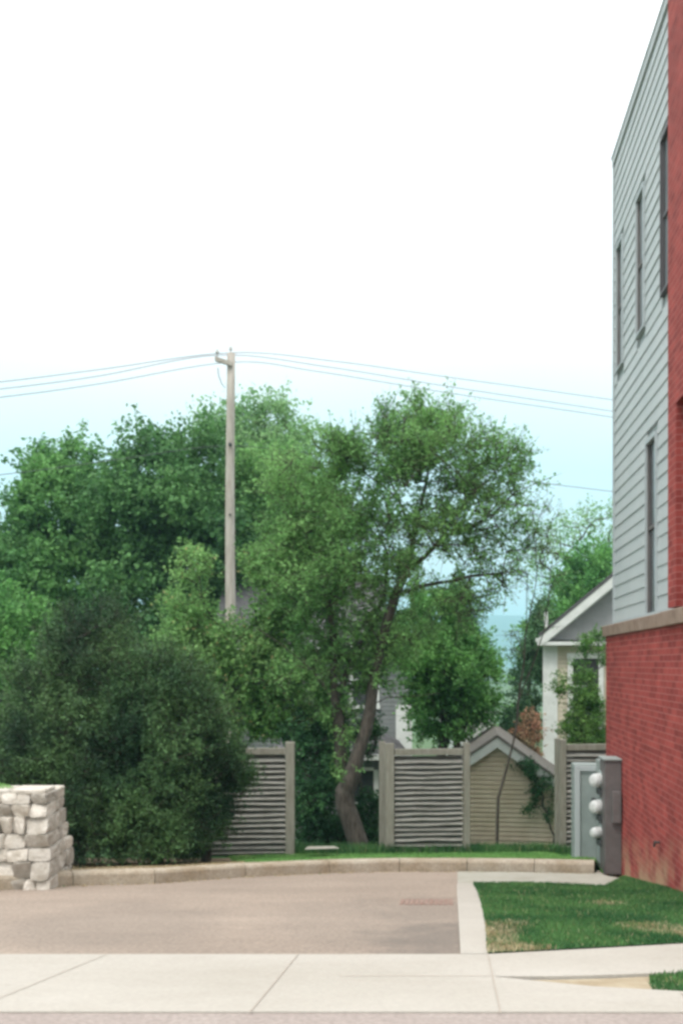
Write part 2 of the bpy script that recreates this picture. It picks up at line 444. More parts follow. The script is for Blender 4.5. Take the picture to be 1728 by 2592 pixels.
# kerb line behind the driveway (front-bottom edge)
curb_px = [(-420, 2275), (-150, 2262), (60, 2251), (185, 2242), (395, 2236), (620, 2220), (835, 2210), (1000, 2206), (1165, 2206), (1340, 2208), (1503, 2212)]
curb = [Vector(gxy(*p)) for p in curb_px]
strip_l = [gxy(1165, 2419), gxy(1160, 2330), gxy(1155, 2245)]
drive = [(-9, YS1), (strip_l[0][0] + .03, YS1)] + [(strip_l[i][0] + .03, strip_l[i][1]) for i in (1, 2)] + [gxy(1157, 2206)] + [tuple(p) for p in reversed(curb[:8])] + [(-9, curb[0].y)]
sheet('driveway', drive, 0.0, M['asphalt'], .4)
sheet('sidewalk', [(-30, YS0 - .02), (-.1, YS0 - .02), (20, YS0 - .08), (20, gxy(1728, 2515)[1] - .0), gxy(1728, 2515), gxy(1500, 2502), gxy(1256, 2478)[:2], (gxy(1233, 2419)[0], YS1), (-30, YS1 + .03)], .012, M['concrete'], .4, thick=.05)
# branching walk along the lawn
w0 = gxy(1728, 2393); w1 = gxy(1728, 2466)
sheet('path', [gxy(1233, 2420), gxy(1256, 2477), gxy(1400, 2477), gxy(1550, 2473), w1, (w1[0] + 4, w1[1] + .45), (w0[0] + 4, w0[1] + .75), w0, gxy(1500, 2406)], .013, M['concrete'], .3, thick=.05)
# flush kerb strip between driveway and lawn
sr = [gxy(1235, 2419), gxy(1231, 2350), gxy(1222, 2300), gxy(1210, 2262), gxy(1198, 2240)]
sheet('kerb_strip', strip_l + [gxy(1157, 2238)] + list(reversed(sr)), .014, M['concrete'], .2, thick=.05)
# pale concrete in front of the back kerb, to the meters
wallx = lambda Y, off=0.0: 3.76 + .11 * (Y - 13.5) - off       # plane of the brick face
sheet('pavement', [gxy(1157, 2239), gxy(1157, 2207), gxy(1340, 2209), gxy(1503, 2213), (wallx(13.4) + .05, 13.5), (wallx(11.6) + .05, 11.6), gxy(1530, 2250), gxy(1400, 2243), gxy(1198, 2242)], .008, M['path'], .25, thick=.05)

# lawns
lawn_poly = [gxy(1233, 2419), gxy(1229, 2350), gxy(1220, 2300), gxy(1208, 2262), gxy(1197, 2241), gxy(1300, 2240), gxy(1400, 2242), gxy(1530, 2249), (wallx(11.7) + .05, 11.7), (wallx(9) + .05, 9.0), (wallx(7) + .05, 7.0), (5.5, 7.0), (5.5, w0[1] + .45), w0, gxy(1500, 2405)]
sheet('lawn', lawn_poly, .02, M['turf'], .25)
sheet('dirt_wedge', [gxy(1262, 2479), gxy(1400, 2478), gxy(1550, 2474), w1, (w1[0] + 2, w1[1] + .2), (w1[0] + 2, gxy(1728, 2515)[1]), gxy(1728, 2515), gxy(1500, 2501)], -.004, M['dirt'], .2)

def curb_y(x):
    """y of the kerb line at x"""
    pts = curb + [Vector((9, curb[-1].y + .7))]
    for a, b in zip(pts, pts[1:]):
        if a.x <= x <= b.x: return a.y + (b.y - a.y) * (x - a.x) / (b.x - a.x)
    return pts[0].y if x < pts[0].x else pts[-1].y
def zlawn(x, y):
    t = (y - curb_y(x)) / 2.6
    return zg(x, y) + .135 * (1 - sst(t)) + .0
back = [(p.x, p.y + .12) for p in curb] + [(wallx(13.5) + .1, 13.62), (8, 14.0), (12, 17.5), (-8, 17.5), (-8, curb[0].y + .12)]
sheet('back_lawn', back, 0, M['turf'], .35, zf=zlawn)
sheet('mulch_bed', [(p.x, p.y + .12) for p in curb[:6]] + [gxy(640, 2160), (-1.7, 13.9), (-6, 13.9)], .012, M['soil'], .25, zf=zlawn)
# worn slab beyond the kerb in the gap
sheet('stepping_slab', [gxy(770, 2178), gxy(860, 2175), gxy(845, 2168), gxy(780, 2169)], .16, M['path'], .3)['kind'] = 'structure'

# kerb stones: each a thing
def kerb():
    # resample the line into 1.0-1.3 m stones, joints where the photo has them
    acc = [0]
    for a, b in zip(curb, curb[1:]): acc.append(acc[-1] + (b - a).length)
    def at(s):
        for i in range(len(curb) - 1):
            if acc[i] <= s <= acc[i + 1] + 1e-6: return curb[i].lerp(curb[i + 1], (s - acc[i]) / (acc[i + 1] - acc[i]))
        return curb[-1]
    def s_of(px):   # arc length where a photo column crosses
        best = min((abs(CX + F * at(k * .02).x / at(k * .02).y - px), k * .02) for k in range(int(acc[-1] / .02)))
        return best[1]
    cuts = [0, s_of(-300), s_of(-60), s_of(186), s_of(393), s_of(620), s_of(833), s_of(1010), s_of(1182), s_of(1350), acc[-1]]
    lab = ['first kerb stone hidden behind the rough stone wall', 'second kerb stone behind the rough stone wall', 'kerb stone just behind the right end of the rough stone wall',
           'yellowish kerb stone beside the rough stone wall corner', 'tan kerb stone in front of the dark evergreen shrubs', 'kerb stone in front of the left fence panel',
           'kerb stone in front of the gap with the crooked tree trunk', 'kerb stone in front of the middle slatted fence panel', 'kerb stone in front of the thin leaning sapling',
           'rust stained kerb stone ending at the electric meters']
    for i in range(len(cuts) - 1):
        a, b = cuts[i], cuts[i + 1]
        if b - a < .05: continue
        if i < 2: continue
        bm = bmesh.new()
        n = 5; prev = None
        for k in range(n + 1):
            s = a + .004 + (b - a - .008) * k / n
            p = at(s); q = at(min(s + .05, acc[-1])); p0 = at(max(s - .05, 0))
            t = (q - p0).normalized(); nn = Vector((-t.y, t.x))
            if nn.y < 0: nn = -nn
            zb = zg(p.x, p.y)
            prof = [(0, -.03), (0.004, .11), (.016, .132), (.035, .141), (.145, .142), (.15, -.03)]
            ring = [bm.verts.new((p.x + nn.x * d, p.y + nn.y * d, zb + h)) for d, h in prof]
            if prev:
                for j in range(len(ring)):
                    bm.faces.new((prev[j], prev[(j + 1) % len(ring)], ring[(j + 1) % len(ring)], ring[j]))
            else: bm.faces.new(ring)
            prev = ring
        bm.faces.new(prev)
        o = bmobj('kerb_stone', bm, M['oldconcrete'])
        tag(o, lab[i], 'kerb', 'kerb stones along the back of the driveway')
kerb()

# joints in the sidewalk: thin recess strips, part of the sidewalk
def joint(p0, p1, wd=.012, parent=None, up=.0165):
    a, b = Vector(gxy(*p0)), Vector(gxy(*p1))
    t = (b - a).normalized(); n = Vector((-t.y, t.x)) * wd / 2
    bm = bmesh.new(); K = 8; pr = None
    for k in range(K + 1):
        p = a.lerp(b, k / K)
        v = [bm.verts.new((p.x + n.x, p.y + n.y, zg(p.x, p.y) + up)), bm.verts.new((p.x - n.x, p.y - n.y, zg(p.x, p.y) + up))]
        if pr: bm.faces.new((pr[0], pr[1], v[1], v[0]))
        pr = v
    o = bmobj('sidewalk_joint', bm, M['joint'], parent)
    return o
side = bpy.data.objects['sidewalk']
joint((755, 2421), (632, 2571), .006, side); joint((272, 2421), (-90, 2571), .006, side); joint((1234, 2422), (1266, 2573), .006, side)
joint((-210, 2421), (-700, 2571), .006, side)
joint((1720, 2520), (1790, 2575), .006, side)
joint((860, 2477), (1256, 2477), .006, side)

# ------------------------------------------------------------------ grass
def blades(name, poly, n, h, m, zf, up=0, seed=1, label=None, mask=None, wd=.006, cat=None):
    rng = np.random.default_rng(seed)
    poly = np.array(poly)
    x0, y0 = poly.min(0); x1, y1 = poly.max(0)
    xy = []
    while sum(len(a) for a in xy) < n:
        q = rng.uniform((x0, y0), (x1, y1), (n * 2, 2))
        ins = np.zeros(len(q), bool)
        for i in range(len(poly)):
            a, b = poly[i], poly[(i + 1) % len(poly)]
            cond = ((a[1] > q[:, 1]) != (b[1] > q[:, 1]))
            xi = (b[0] - a[0]) * (q[:, 1] - a[1]) / ((b[1] - a[1]) if abs(b[1] - a[1]) > 1e-9 else 1e-9) + a[0]
            ins ^= cond & (q[:, 0] < xi)
        q = q[ins]
        if mask is not None: q = q[mask(q, rng)]
        if len(q) == 0: break
        xy.append(q)
    q = np.concatenate(xy)[:n]
    n = len(q)
    z = np.array([zf(a, b) for a, b in q]) + up
    hh = h * rng.uniform(.45, 1.25, n)
    an = rng.uniform(0, 2 * math.pi, n); ln = rng.uniform(0, .7, n) * hh
    la = rng.uniform(0, 2 * math.pi, n)
    ww = wd * rng.uniform(.6, 1.3, n)
    base = np.c_[q, z]
    d = np.c_[np.cos(an) * ww, np.sin(an) * ww, np.zeros(n)]
    tip = base + np.c_[np.cos(la) * ln, np.sin(la) * ln, hh]
    V = np.stack([base - d, base + d, tip], 1).reshape(-1, 3)
    Fq = np.arange(3 * n).reshape(-1, 3)
    o = link(name, npmesh(name, V, Fq), m)
    o['kind'] = 'stuff'
    tag(o, label, cat)
    return o
from mathutils import noise as mn
def nz(q, s, o=0): return np.array([mn.noise(Vector((a * s + o, b * s, o))) for a, b in q])
def m_lush(q, rng):   # thinner towards the worn front edge
    fy = np.array([(a[1] - 5.9) for a in q])
    v = -nz(q, 1.5, 9) * 1.7 + np.minimum(fy, 1.2) * .9 + .12
    return rng.uniform(-.3, .9, len(q)) < v + .15
lp = [list(p) for p in lawn_poly[:-5]] + [[4.4, 8.0], [4.4, w0[1] + .35], list(w0), list(gxy(1500, 2405))]
lp2 = np.array(lp)
blades('grass', lp2, 100000, .034, M['grass'], zg, .015, 1, 'thick dark green lawn beside the red brick wall', m_lush, cat='grass')
blades('dry_grass', lp2, 9000, .032, M['straw'], zg, .015, 2, 'dry straw patches at the worn front edge of the lawn', lambda q, rng: rng.uniform(0, 1, len(q)) < np.clip(.42 - (q[:, 1] - 5.9) * .75 + nz(q, 1.5, 9) * 2.6, 0.015, 1), cat='dry grass')
wedge = [gxy(1640, 2474), gxy(1728, 2466), (w1[0] + 1.5, w1[1] + .1), (w1[0] + 1.5, gxy(1728, 2515)[1]), gxy(1728, 2514), gxy(1650, 2508)]
blades('grass_wedge', wedge, 7000, .03, M['grass'], zg, 0, 3, 'small tuft of grass between the two concrete walks', cat='grass')
bl = [(p.x, p.y + .16) for p in curb[5:]] + [(wallx(13.5) + .1, 13.66), (5.6, 15.6), (2.3, 15.35), (.8, 15.1), (-.6, 14.9), (-1.7, 14.2)]
blades('back_grass', bl, 60000, .045, M['grass2'], zlawn, 0, 4, 'bright mown grass between the back kerb and the fence', cat='grass')
bl2 = [(-1.1, 14.55), (.75, 14.8), (2.2, 15.0), (5.0, 15.3), (5.0, 15.75), (-1.2, 15.5)]
blades('weeds', bl2, 9000, .16, M['grass'], zlawn, 0, 5, 'longer weeds along the foot of the fence', cat='weeds', wd=.009)
ml = [(p.x, p.y + .16) for p in curb[2:6]] + [(-.9, 12.4), (-1.2, 13.4), (-5, 12.4)]
blades('leaf_litter', ml, 9000, .018, M['straw'], zlawn, .012, 6, 'dry brown needles and litter under the dark evergreens', cat='leaf litter', wd=.012)

gp_ = [(p.x, p.y - .16) for p in curb[2:]] + [(p.x, p.y - .01) for p in reversed(curb[2:])]
blades('gutter_litter', gp_, 420, .012, M['straw'], zg, .004, 12, 'scattered dry litter along the foot of the kerb', cat='leaf litter', wd=.014)
# drain, stains
a = gxy(1010, 2290); b = gxy(1148, 2291); c = gxy(1148, 2276); d = gxy(1015, 2277)
bm = bmesh.new()
for k in range(11):
    t0, t1 = k / 11, (k + .82) / 11
    q = [Vector(a).lerp(Vector(b), t0), Vector(a).lerp(Vector(b), t1), Vector(d).lerp(Vector(c), t1), Vector(d).lerp(Vector(c), t0)]
    hexa(bm, [(v.x, v.y, zg(v.x, v.y) - .02) for v in q] + [(v.x, v.y, zg(v.x, v.y) + .006) for v in q])
tag(bmobj('drain_grate', bm, M['rust']), 'rusty brick red drain strip set in the driveway near the kerb', 'drain')

# ------------------------------------------------------------------ hill
bm = bmesh.new(); pr = None
for i in range(61):
    X = -3200 + i * 120
    px = CX + F * X / 2600
    top = 118 + 26 * mn.noise(Vector((i * .21, 0, 0))) + 8 * mn.noise(Vector((i * .9, 3, 0)))
    if 1150 < px < 1450: top = 122 + (px - 1290) * -.02
    H_ = top * 2600 / F + CZ
    r = [bm.verts.new((X, y, z)) for y, z in ((1900, -8), (2150, H_ * .35), (2400, H_ * .78), (2600, H_), (2900, H_ * .7), (3400, -8))]
    if pr:
        for j in range(5): bm.faces.new((pr[j], r[j], r[j + 1], pr[j + 1]))
    pr = r
o = bmobj('hill', bm, M['hill'], smooth=True); o['kind'] = 'structure'

# ------------------------------------------------------------------ right building
BY0, BY1 = 7.4, 13.5                # near and far end of the side wall
SL = .11
def W(Y, out, z):                   # point at wall parameter Y, 'out' metres outward of the brick face
    return Vector((3.76 + SL * (Y - 13.5) - out, Y + out * SL, z))
BX = 5.5                            # how far the building goes back from the side wall
def wbox(bm, y0, y1, o0, o1, z0, z1):
    """box between wall parameters, o0 (inner) .. o1 (outer)"""
    hexa(bm, [W(y0, o1, z0), W(y0, o0, z0), W(y1, o0, z0), W(y1, o1, z0), W(y0, o1, z1), W(y0, o0, z1), W(y1, o0, z1), W(y1, o1, z1)])
root = empty('brick_building', W(10, -1, zg(3.6, 10)), 'tall red brick and grey clapboard building at the right edge', 'building')
LZ0, LZ1 = 1.985, 2.165             # ledge
RZ = 8.78
bm = bmesh.new()
wbox(bm, BY0, BY1, -BX, 0, -2.3, LZ0)
bmobj('brick_base', bm, M['brick'], root)
# brick pier and upper brick with its window opening
SP = 9.68
bm = bmesh.new()
OP = (8.1, 9.34, LZ1, 4.17)
wbox(bm, OP[1], SP, -.3, .012, LZ1, RZ + 1)
wbox(bm, BY0, OP[0], -.3, .012, LZ1, RZ + 1)
wbox(bm, OP[0], OP[1], -.3, .012, OP[3], RZ + 1)
bmobj('brick_pier', bm, M['brick'], root)
bm = bmesh.new()
wbox(bm, OP[0], OP[1], -.2, -.17, LZ1, OP[3])
pw = bmobj('shop_window', bm, M['glass'], root)
bm = bmesh.new()
for t in (OP[0], OP[0] + .6, OP[1] - .05): wbox(bm, t, t + .05, -.17, -.13, LZ1, OP[3])
wbox(bm, OP[0], OP[1], -.169, -.128, OP[3] - .05, OP[3] - .001)
bmobj('window_frame', bm, M['bronze'], pw)
# cast stone ledge in separate stones
bm = bmesh.new()
y = BY1 + .06
joints = [BY1 + .06, 12.7, 11.9, 11.2, 10.4, 9.72, 8.8, 7.9, BY0]
for a, b in zip(joints, joints[1:]):
    y1, y0 = a, b + .006
    o1 = .055 if a > 9.73 else .085
    z1 = LZ1
    hexa(bm, [W(y0, o1 - .02, LZ0), W(y0, -.2, LZ0), W(y1, -.2, LZ0), W(y1, o1 - .02, LZ0), W(y0, o1, z1 - .035), W(y0, -.2, z1), W(y1, -.2, z1), W(y1, o1, z1 - .035)])
bmobj('stone_ledge', bm, M['ledge'], root, bevel=.008)
# clapboard siding, real lapped boards, cut round the windows
SO = -.12
WIN = [(12.80, 13.22, 5.68, 7.35), (11.42, 11.84, 5.68, 7.35), (10.05, 10.47, 5.68, 7.35), (10.76, 11.26, 2.19, 4.19)]
EXPO = .166
bm = bmesh.new()
z = LZ1 + .03; rows = []
while z < RZ - .1:
    rows.append((z, min(z + EXPO, RZ - .1))); z += EXPO
for (a, b) in rows:
    segs = [(SP - .3, BY1 - .045)]
    for (wy0, wy1, wz0, wz1) in WIN:
        if b > wz0 - .03 and a < wz1 + .06:
            ns = []
            for s0, s1 in segs:
                if wy1 < s0 or wy0 > s1: ns.append((s0, s1)); continue
                if wy0 - .035 > s0: ns.append((s0, wy0 - .035))
                if wy1 + .035 < s1: ns.append((wy1 + .035, s1))
            segs = ns
    for s0, s1 in segs:
        jit = random.uniform(-.0015, .0015)
        hexa(bm, [W(s0, SO - .02, a), W(s0, SO + .015 + jit, a), W(s1, SO + .015 + jit, a), W(s1, SO - .02, a),
                  W(s0, SO - .02, b + .004), W(s0, SO + .003, b + .004), W(s1, SO + .003, b + .004), W(s1, SO - .02, b + .004)])
bmobj('clapboard_siding', bm, M['siding'], root)
bm = bmesh.new()
wbox(bm, SP - .32, BY1 - .02, -BX, SO - .021, LZ1, RZ - .02)
bmobj('upper_wall', bm, M['sidingtrim'], root)
bm = bmesh.new()
wbox(bm, BY1 - .044, BY1, SO - .03, SO + .03, LZ1 + .001, RZ - .1)
bmobj('corner_trim', bm, M['sidingtrim'], root)
bm = bmesh.new()
wbox(bm, SP - .3, BY1 - .045, SO - .02, SO + .03, LZ1 + .001, LZ1 + .029)
bmobj('base_flashing', bm, M['sidingtrim'], root)
bm = bmesh.new()
wbox(bm, SP - .3, BY1 + .05, -BX, SO + .03, RZ - .1, RZ + .02)
wbox(bm, SP - .3, BY1 + .07, SO - .2, SO + .04, RZ + .02, RZ + .05)
bmobj('roof_coping', bm, M['siding'], root)
for i, (wy0, wy1, wz0, wz1) in enumerate(WIN):
    bm = bmesh.new()
    wbox(bm, wy0, wy1, SO - .02, SO - .012, wz0, wz1)
    wo = bmobj('window', bm, M['dullglass'] if i < 3 else M['glass'], root)
    bm = bmesh.new()
    # trim: jambs stand proud, head and sill
    wbox(bm, wy0 - .034, wy0, SO - .02, SO + .035, wz0 - .03, wz1 + .03)
    wbox(bm, wy1, wy1 + .034, SO - .02, SO + .035, wz0 - .03, wz1 + .03)
    wbox(bm, wy0, wy1, SO - .019, SO + .035, wz1, wz1 + .058)
    wbox(bm, wy0, wy1, SO - .019, SO + .038, wz0 - .028, wz0)
    bmobj('window_frame', bm, M['bronze'] if i == 2 else M['sidingtrim'], wo)
    bm = bmesh.new()
    wbox(bm, wy0 + .001, wy0 + .035, SO - .011, SO + .012, wz0 + .001, wz1 - .001); wbox(bm, wy1 - .035, wy1 - .001, SO - .011, SO + .012, wz0 + .001, wz1 - .001)
    zm = (wz0 + wz1) / 2
    wbox(bm, wy0 + .036, wy1 - .036, SO - .011, SO + .010, zm - .02, zm + .02)
    bmobj('sash', bm, M['bronze'] if i == 2 else M['metalbrown'], wo)
# small metal hook on the brick
hk = W(10.05, .01, 1.6 - (2132 - HY) / F * 10.05)
bm = bmesh.new()
cyl(bm, hk, hk + Vector((-.06, 0, .0)), .012); cyl(bm, hk + Vector((-.06, -.03, .015)), hk + Vector((-.05, .04, -.05)), .012)
bmobj('hose_tap', bm, M['metaldark'], root)

# electric meter cabinet on the wall
mc = empty('meter_cabinet', W(12.3, 0, zg(3.5, 12.3)), 'grey cabinet stack with three round glass electric meters on the brick wall', 'electric meters')
zz = lambda y, Y: CZ - (y - HY) / F * Y
bm = bmesh.new(); wbox(bm, 12.28, 12.66, .004, .215, zz(2213, 12.3), zz(1925, 12.3))
bmobj('cabinet_body', bm, M['metalbrown'], mc, bevel=.008)
bm = bmesh.new(); wbox(bm, 12.25, 12.69, .0, .235, zz(1925, 12.3) + .001, zz(1925, 12.3) + .022)
bmobj('cabinet_top', bm, M['metalgrey'], mc, bevel=.004)
bm = bmesh.new(); wbox(bm, 12.66, 13.1, .004, .2, zz(2190, 12.7), zz(1928, 12.7))
bmobj('meter_housing', bm, M['metalgrey'], mc, bevel=.008)
bm = bmesh.new(); wbox(bm, 12.20, 12.279, .02, .13, zz(2082, 12.25), zz(2003, 12.25))
bmobj('side_box', bm, M['metalbrown'], mc, bevel=.006)
for yy, rr in ((1975, .098), (2042, .098), (2107, .078)):
    c0 = W(12.60, .205, zz(yy, 12.6))
    bm = bmesh.new()
    box(bm, -.12, .12, -.12, .12, -.02, .02, Matrix.Translation(c0 + Vector((0, 0, -.0))) @ Matrix.Rotation(R(-90), 4, 'Y'))
    mh = bmobj('meter_socket', bm, M['metalgrey'], mc, bevel=.01)
    bm = bmesh.new()
    n_ = Vector((-1, -.55, 0)).normalized()
    cyl(bm, c0 + n_ * .0, c0 + n_ * .06, rr, rr, 20)
    prof = [(.06, rr * .98), (.12, rr * .94), (.155, rr * .75), (.168, rr * .4)]
    for (d0, r0), (d1, r1) in zip(prof, prof[1:]): cyl(bm, c0 + n_ * d0, c0 + n_ * d1, r0, r1, 20, cap=(d1 > .16))
    bmobj('glass_dome', bm, M['meterglass'], mh, smooth=False)
    bm = bmesh.new()
    wbox(bm, 12.5, 12.7, .216, .26, zz(yy, 12.6) - rr - .09, zz(yy, 12.6) - rr - .012)
    bmobj('cover_plate', bm, M['metaldark'], mc, bevel=.005)
bm = bmesh.new()
cyl(bm, W(12.45, .1, zz(2213, 12.3)), W(12.45, .1, zg(3.6, 12.45) - .1), .035)
cyl(bm, W(12.62, .16, zz(2213, 12.3)), W(12.62, .16, zg(3.6, 12.6) - .1), .022)
bmobj('conduit', bm, M['metalgrey'], mc)
bc = empty('utility_box', W(13.3, 0, zg(3.5, 13.3)), 'tall pale grey steel box standing out behind the electric meters', 'utility box')
bm = bmesh.new(); wbox(bm, 13.12, 13.44, .004, .49, zz(2196, 13.2), zz(1935, 13.2))
bmobj('box_body', bm, M['metalgrey'], bc, bevel=.008)
bm = bmesh.new()
za, zb = zz(2192, 13.2), zz(1938, 13.2)
wbox(bm, 13.085, 13.119, .415, .488, za, zb); wbox(bm, 13.085, 13.119, .02, .06, za, zb)
wbox(bm, 13.086, 13.119, .06, .415, zb - .07, zb - .001)
bmobj('door_frame', bm, M['siding'], bc, bevel=.004)
bm = bmesh.new(); wbox(bm, 13.06, 13.119, .2, .26, zz(2050, 13.1), zz(2020, 13.1)); bmobj('latch', bm, M['metaldark'], bc, bevel=.004)

# ------------------------------------------------------------------ fences
def fence(label, x0, x1, Y0, Y1, ytop, ybot, posts, seed):
    """panel between photo columns x0..x1; posts: (column, width px, dy)"""
    rnd = random.Random(seed)
    A = P(x0, ytop, Y0); B = P(x1, ytop, Y1)
    zt = (A.z + B.z) / 2; zb = CZ - (ybot - HY) / F * (Y0 + Y1) / 2
    rt = empty('slatted_fence', (A.x, A.y, zb), label, 'fence', 'grey slatted fence sections')
    d = Vector((B.x - A.x, B.y - A.y, 0)); Ln = d.length; d.normalize(); nrm = Vector((d.y, -d.x, 0))   # towards camera
    bm = bmesh.new()
    pitch = .083; n = int((zt - .1 - zb) / pitch)
    sagA = [rnd.uniform(-.010, .010) for _ in range(n)]
    K = 10
    for i in range(n):
        zc = zb + .03 + i * pitch; pr = None
        tl = rnd.uniform(-.012, .012); wv = rnd.uniform(.001, .006); ph = rnd.uniform(0, 6)
        for k in range(K + 1):
            t = k / K
            p = A + d * (Ln * t)
            zc2 = zc + tl * (t - .5) - sagA[i] * math.sin(math.pi * t) * .8 + wv * math.sin(ph + t * 9)
            hb = .022
            ring = [p + nrm * (.030 + wv) + Vector((0, 0, zc2 - p.z - .012)), p + nrm * .038 + Vector((0, 0, zc2 - p.z + .004)),
                    p - nrm * .022 + Vector((0, 0, zc2 - p.z + hb + .022)), p - nrm * .032 + Vector((0, 0, zc2 - p.z + hb + .006))]
            r = [bm.verts.new(q) for q in ring]
            if pr:
                for j in range(4): bm.faces.new((pr[j], pr[(j + 1) % 4], r[(j + 1) % 4], r[j]))
            else: bm.faces.new(r)
            pr = r
        bm.faces.new(pr)
    bmobj('slat_panel', bm, M['fence'], rt)
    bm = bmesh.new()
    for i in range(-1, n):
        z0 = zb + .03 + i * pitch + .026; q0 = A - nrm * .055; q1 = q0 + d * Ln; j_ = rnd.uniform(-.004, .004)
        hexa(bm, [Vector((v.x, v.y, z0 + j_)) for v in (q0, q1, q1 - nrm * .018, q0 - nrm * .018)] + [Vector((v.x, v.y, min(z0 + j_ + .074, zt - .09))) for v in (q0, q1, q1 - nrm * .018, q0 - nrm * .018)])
    bmobj('back_boards', bm, M['fenceback'], rt)  # added layer behind the slats, its dark colour stands in for gap shade
    bm = bmesh.new()
    a = A + nrm * .05; b = A - nrm * .05; L_ = d * Ln
    for (h0, h1, o_) in ((-.10, 0, .05),):
        q = [A + nrm * .045, A + L_ + nrm * .045, A + L_ - nrm * .03, A - nrm * .03]
        hexa(bm, [Vector((v.x, v.y, zt + h0)) for v in q] + [Vector((v.x, v.y, zt)) for v in q])
    bmobj('top_board', bm, M['fencepost'], rt, bevel=.006)
    for (pc, wpx, dy, off) in posts:
        t = (pc - x0) / (x1 - x0)
        Yp = Y0 + (Y1 - Y0) * t + off
        c = P(pc, ytop, Yp); hw = wpx / 2 / F * Yp
        bm = bmesh.new()
        zgp = zlawn(c.x, Yp) - .15
        zt2 = zt + dy
        box(bm, c.x - hw, c.x + hw, Yp - .05, Yp + .05, zgp, zt2)
        # pared top
        o = bmobj('post', bm, M['fencepost'], rt, bevel=.008)
    return rt
fence('short slatted fence panel running behind the dark evergreens to a post', 430, 722, 14.45, 14.6, 1894, 2166, [(734, 23, .09, 0), (428, 20, .05, 0)], 1)
fence('middle slatted fence panel with wavy boards between two posts', 998, 1170, 15.1, 15.2, 1895, 2158, [(986, 22, .09, 0), (967, 16, .09, .35), (1180, 16, .09, 0)], 2)
fence('slatted fence panel running behind the brick building corner', 1431, 1640, 15.6, 15.75, 1883, 2146, [(1410, 13, .08, .25), (1423, 16, .08, 0)], 3)

# ------------------------------------------------------------------ stone wall at left
def stonewall():
    rt = empty('stone_wall', (-3.4, 10, zg(-3.4, 10)), 'rough pale stone retaining wall with a grass top at the left edge', 'stone wall')
    xr = -2.98; x_l = -5.6
    bm = bmesh.new()
    rnd = random.Random(5)
    zbase = zg(-3, 9.9) - .06
    ztop = 1.6 - (2003 - HY) / F * 9.95
    hs = []
    z = zbase
    while z < ztop - .03:
        h = rnd.choice([.13, .17, .185, .15]); h = min(h, ztop - z)
        if ztop - z - h < .06: h = ztop - z
        hs.append((z, z + h)); z += h
    def rock(x0, x1, y0, y1, z0, z1):
        s = bmesh.new()
        bmesh.ops.create_cube(s, size=1)
        bmesh.ops.subdivide_edges(s, edges=s.edges, cuts=4, use_grid_fill=True)
        sd_ = rnd.uniform(0, 100)
        vm = {}
        tilt = Vector((rnd.uniform(-.25, .25), 0, rnd.uniform(-.25, .25)))
        for v in s.verts:
            c = v.co.copy()
            # round corners a little, bulge faces
            r = Vector((abs(c.x), abs(c.y), abs(c.z))) * 2
            k = 1 - .055 * max(0, (r.x * r.x + r.y * r.y + r.z * r.z - 1.6)) 
            c = c * k
            nn = mn.noise_vector(c * 1.6 + Vector((sd_, 0, 0))) * .055 + mn.noise_vector(c * 4 + Vector((sd_, 5, 0))) * .03; nn.y *= .6
            c += nn; c *= 1.02
            if c.y < -.3: c.y += tilt.x * c.x + tilt.z * c.z
            w_ = Vector(((x0 + x1) / 2 + c.x * (x1 - x0), (y0 + y1) / 2 + c.y * (y1 - y0), (z0 + z1) / 2 + c.z * (z1 - z0)))
            vm[v] = bm.verts.new(w_)
        for f in s.faces: bm.faces.new([vm[v] for v in f.verts])
        s.free()
    for i, (z0, z1) in enumerate(hs):
        bat = .012 * (len(hs) - i)                    # slight batter, stepped end
        right = xr - .11 + [.11, .10, .10, .08, .075, .06, .06, .05, .05, .05][min(i, 9)]
        x = right
        while x > x_l:
            wd = rnd.uniform(.12, .24)
            rock(x - wd + .004, x, 9.78 - bat + rnd.uniform(-.025, .012), 10.1, z0 + .002, z1 - .002)
            x -= wd
        # end face stones going back
        y = 10.08
        while y < 10.35:
            wd = rnd.uniform(.16, .26)
            rock(right - .24, right + rnd.uniform(-.02, .01), y, y + wd, z0 + .002, z1 - .002)
            y += wd
    bmobj('stonework', bm, M['stone'], rt)
    bm = bmesh.new()
    x = xr - .07
    while x > x_l:
        wd = rnd.uniform(.22, .4)
        box(bm, x - wd + .004, x, 9.79 + rnd.uniform(-.02, .02), 10.14 + rnd.uniform(-.02, .02), ztop - .01, ztop + .035 + rnd.uniform(-.008, .008))
        x -= wd
    bmobj('cap_stones', bm, M['stone'], rt, bevel=.015)
    bm = bmesh.new()
    # earth fill behind the wall
    hexa(bm, [(x_l, 10.05, -1.6), (xr - .2, 10.05, -1.6), (xr - .2, 10.33, -1.6), (x_l, 10.33, -1.6), (x_l, 10.05, ztop - .02), (xr - .2, 10.05, ztop - .02), (xr - .2, 10.33, ztop - .03), (x_l, 10.33, ztop - .02)])
    bmobj('earth_fill', bm, M['soil'], rt)
    gp = [(-5.0, 9.82), (-3.42, 9.86), (-3.46, 10.0), (-3.7, 10.3), (-5.0, 10.3)]
    blades('wall_top_grass', gp, 5000, .04, M['grass2'], lambda a, b: ztop + .02, 0, 8, 'thin grass growing over the top of the stone wall', cat='grass')
stonewall()

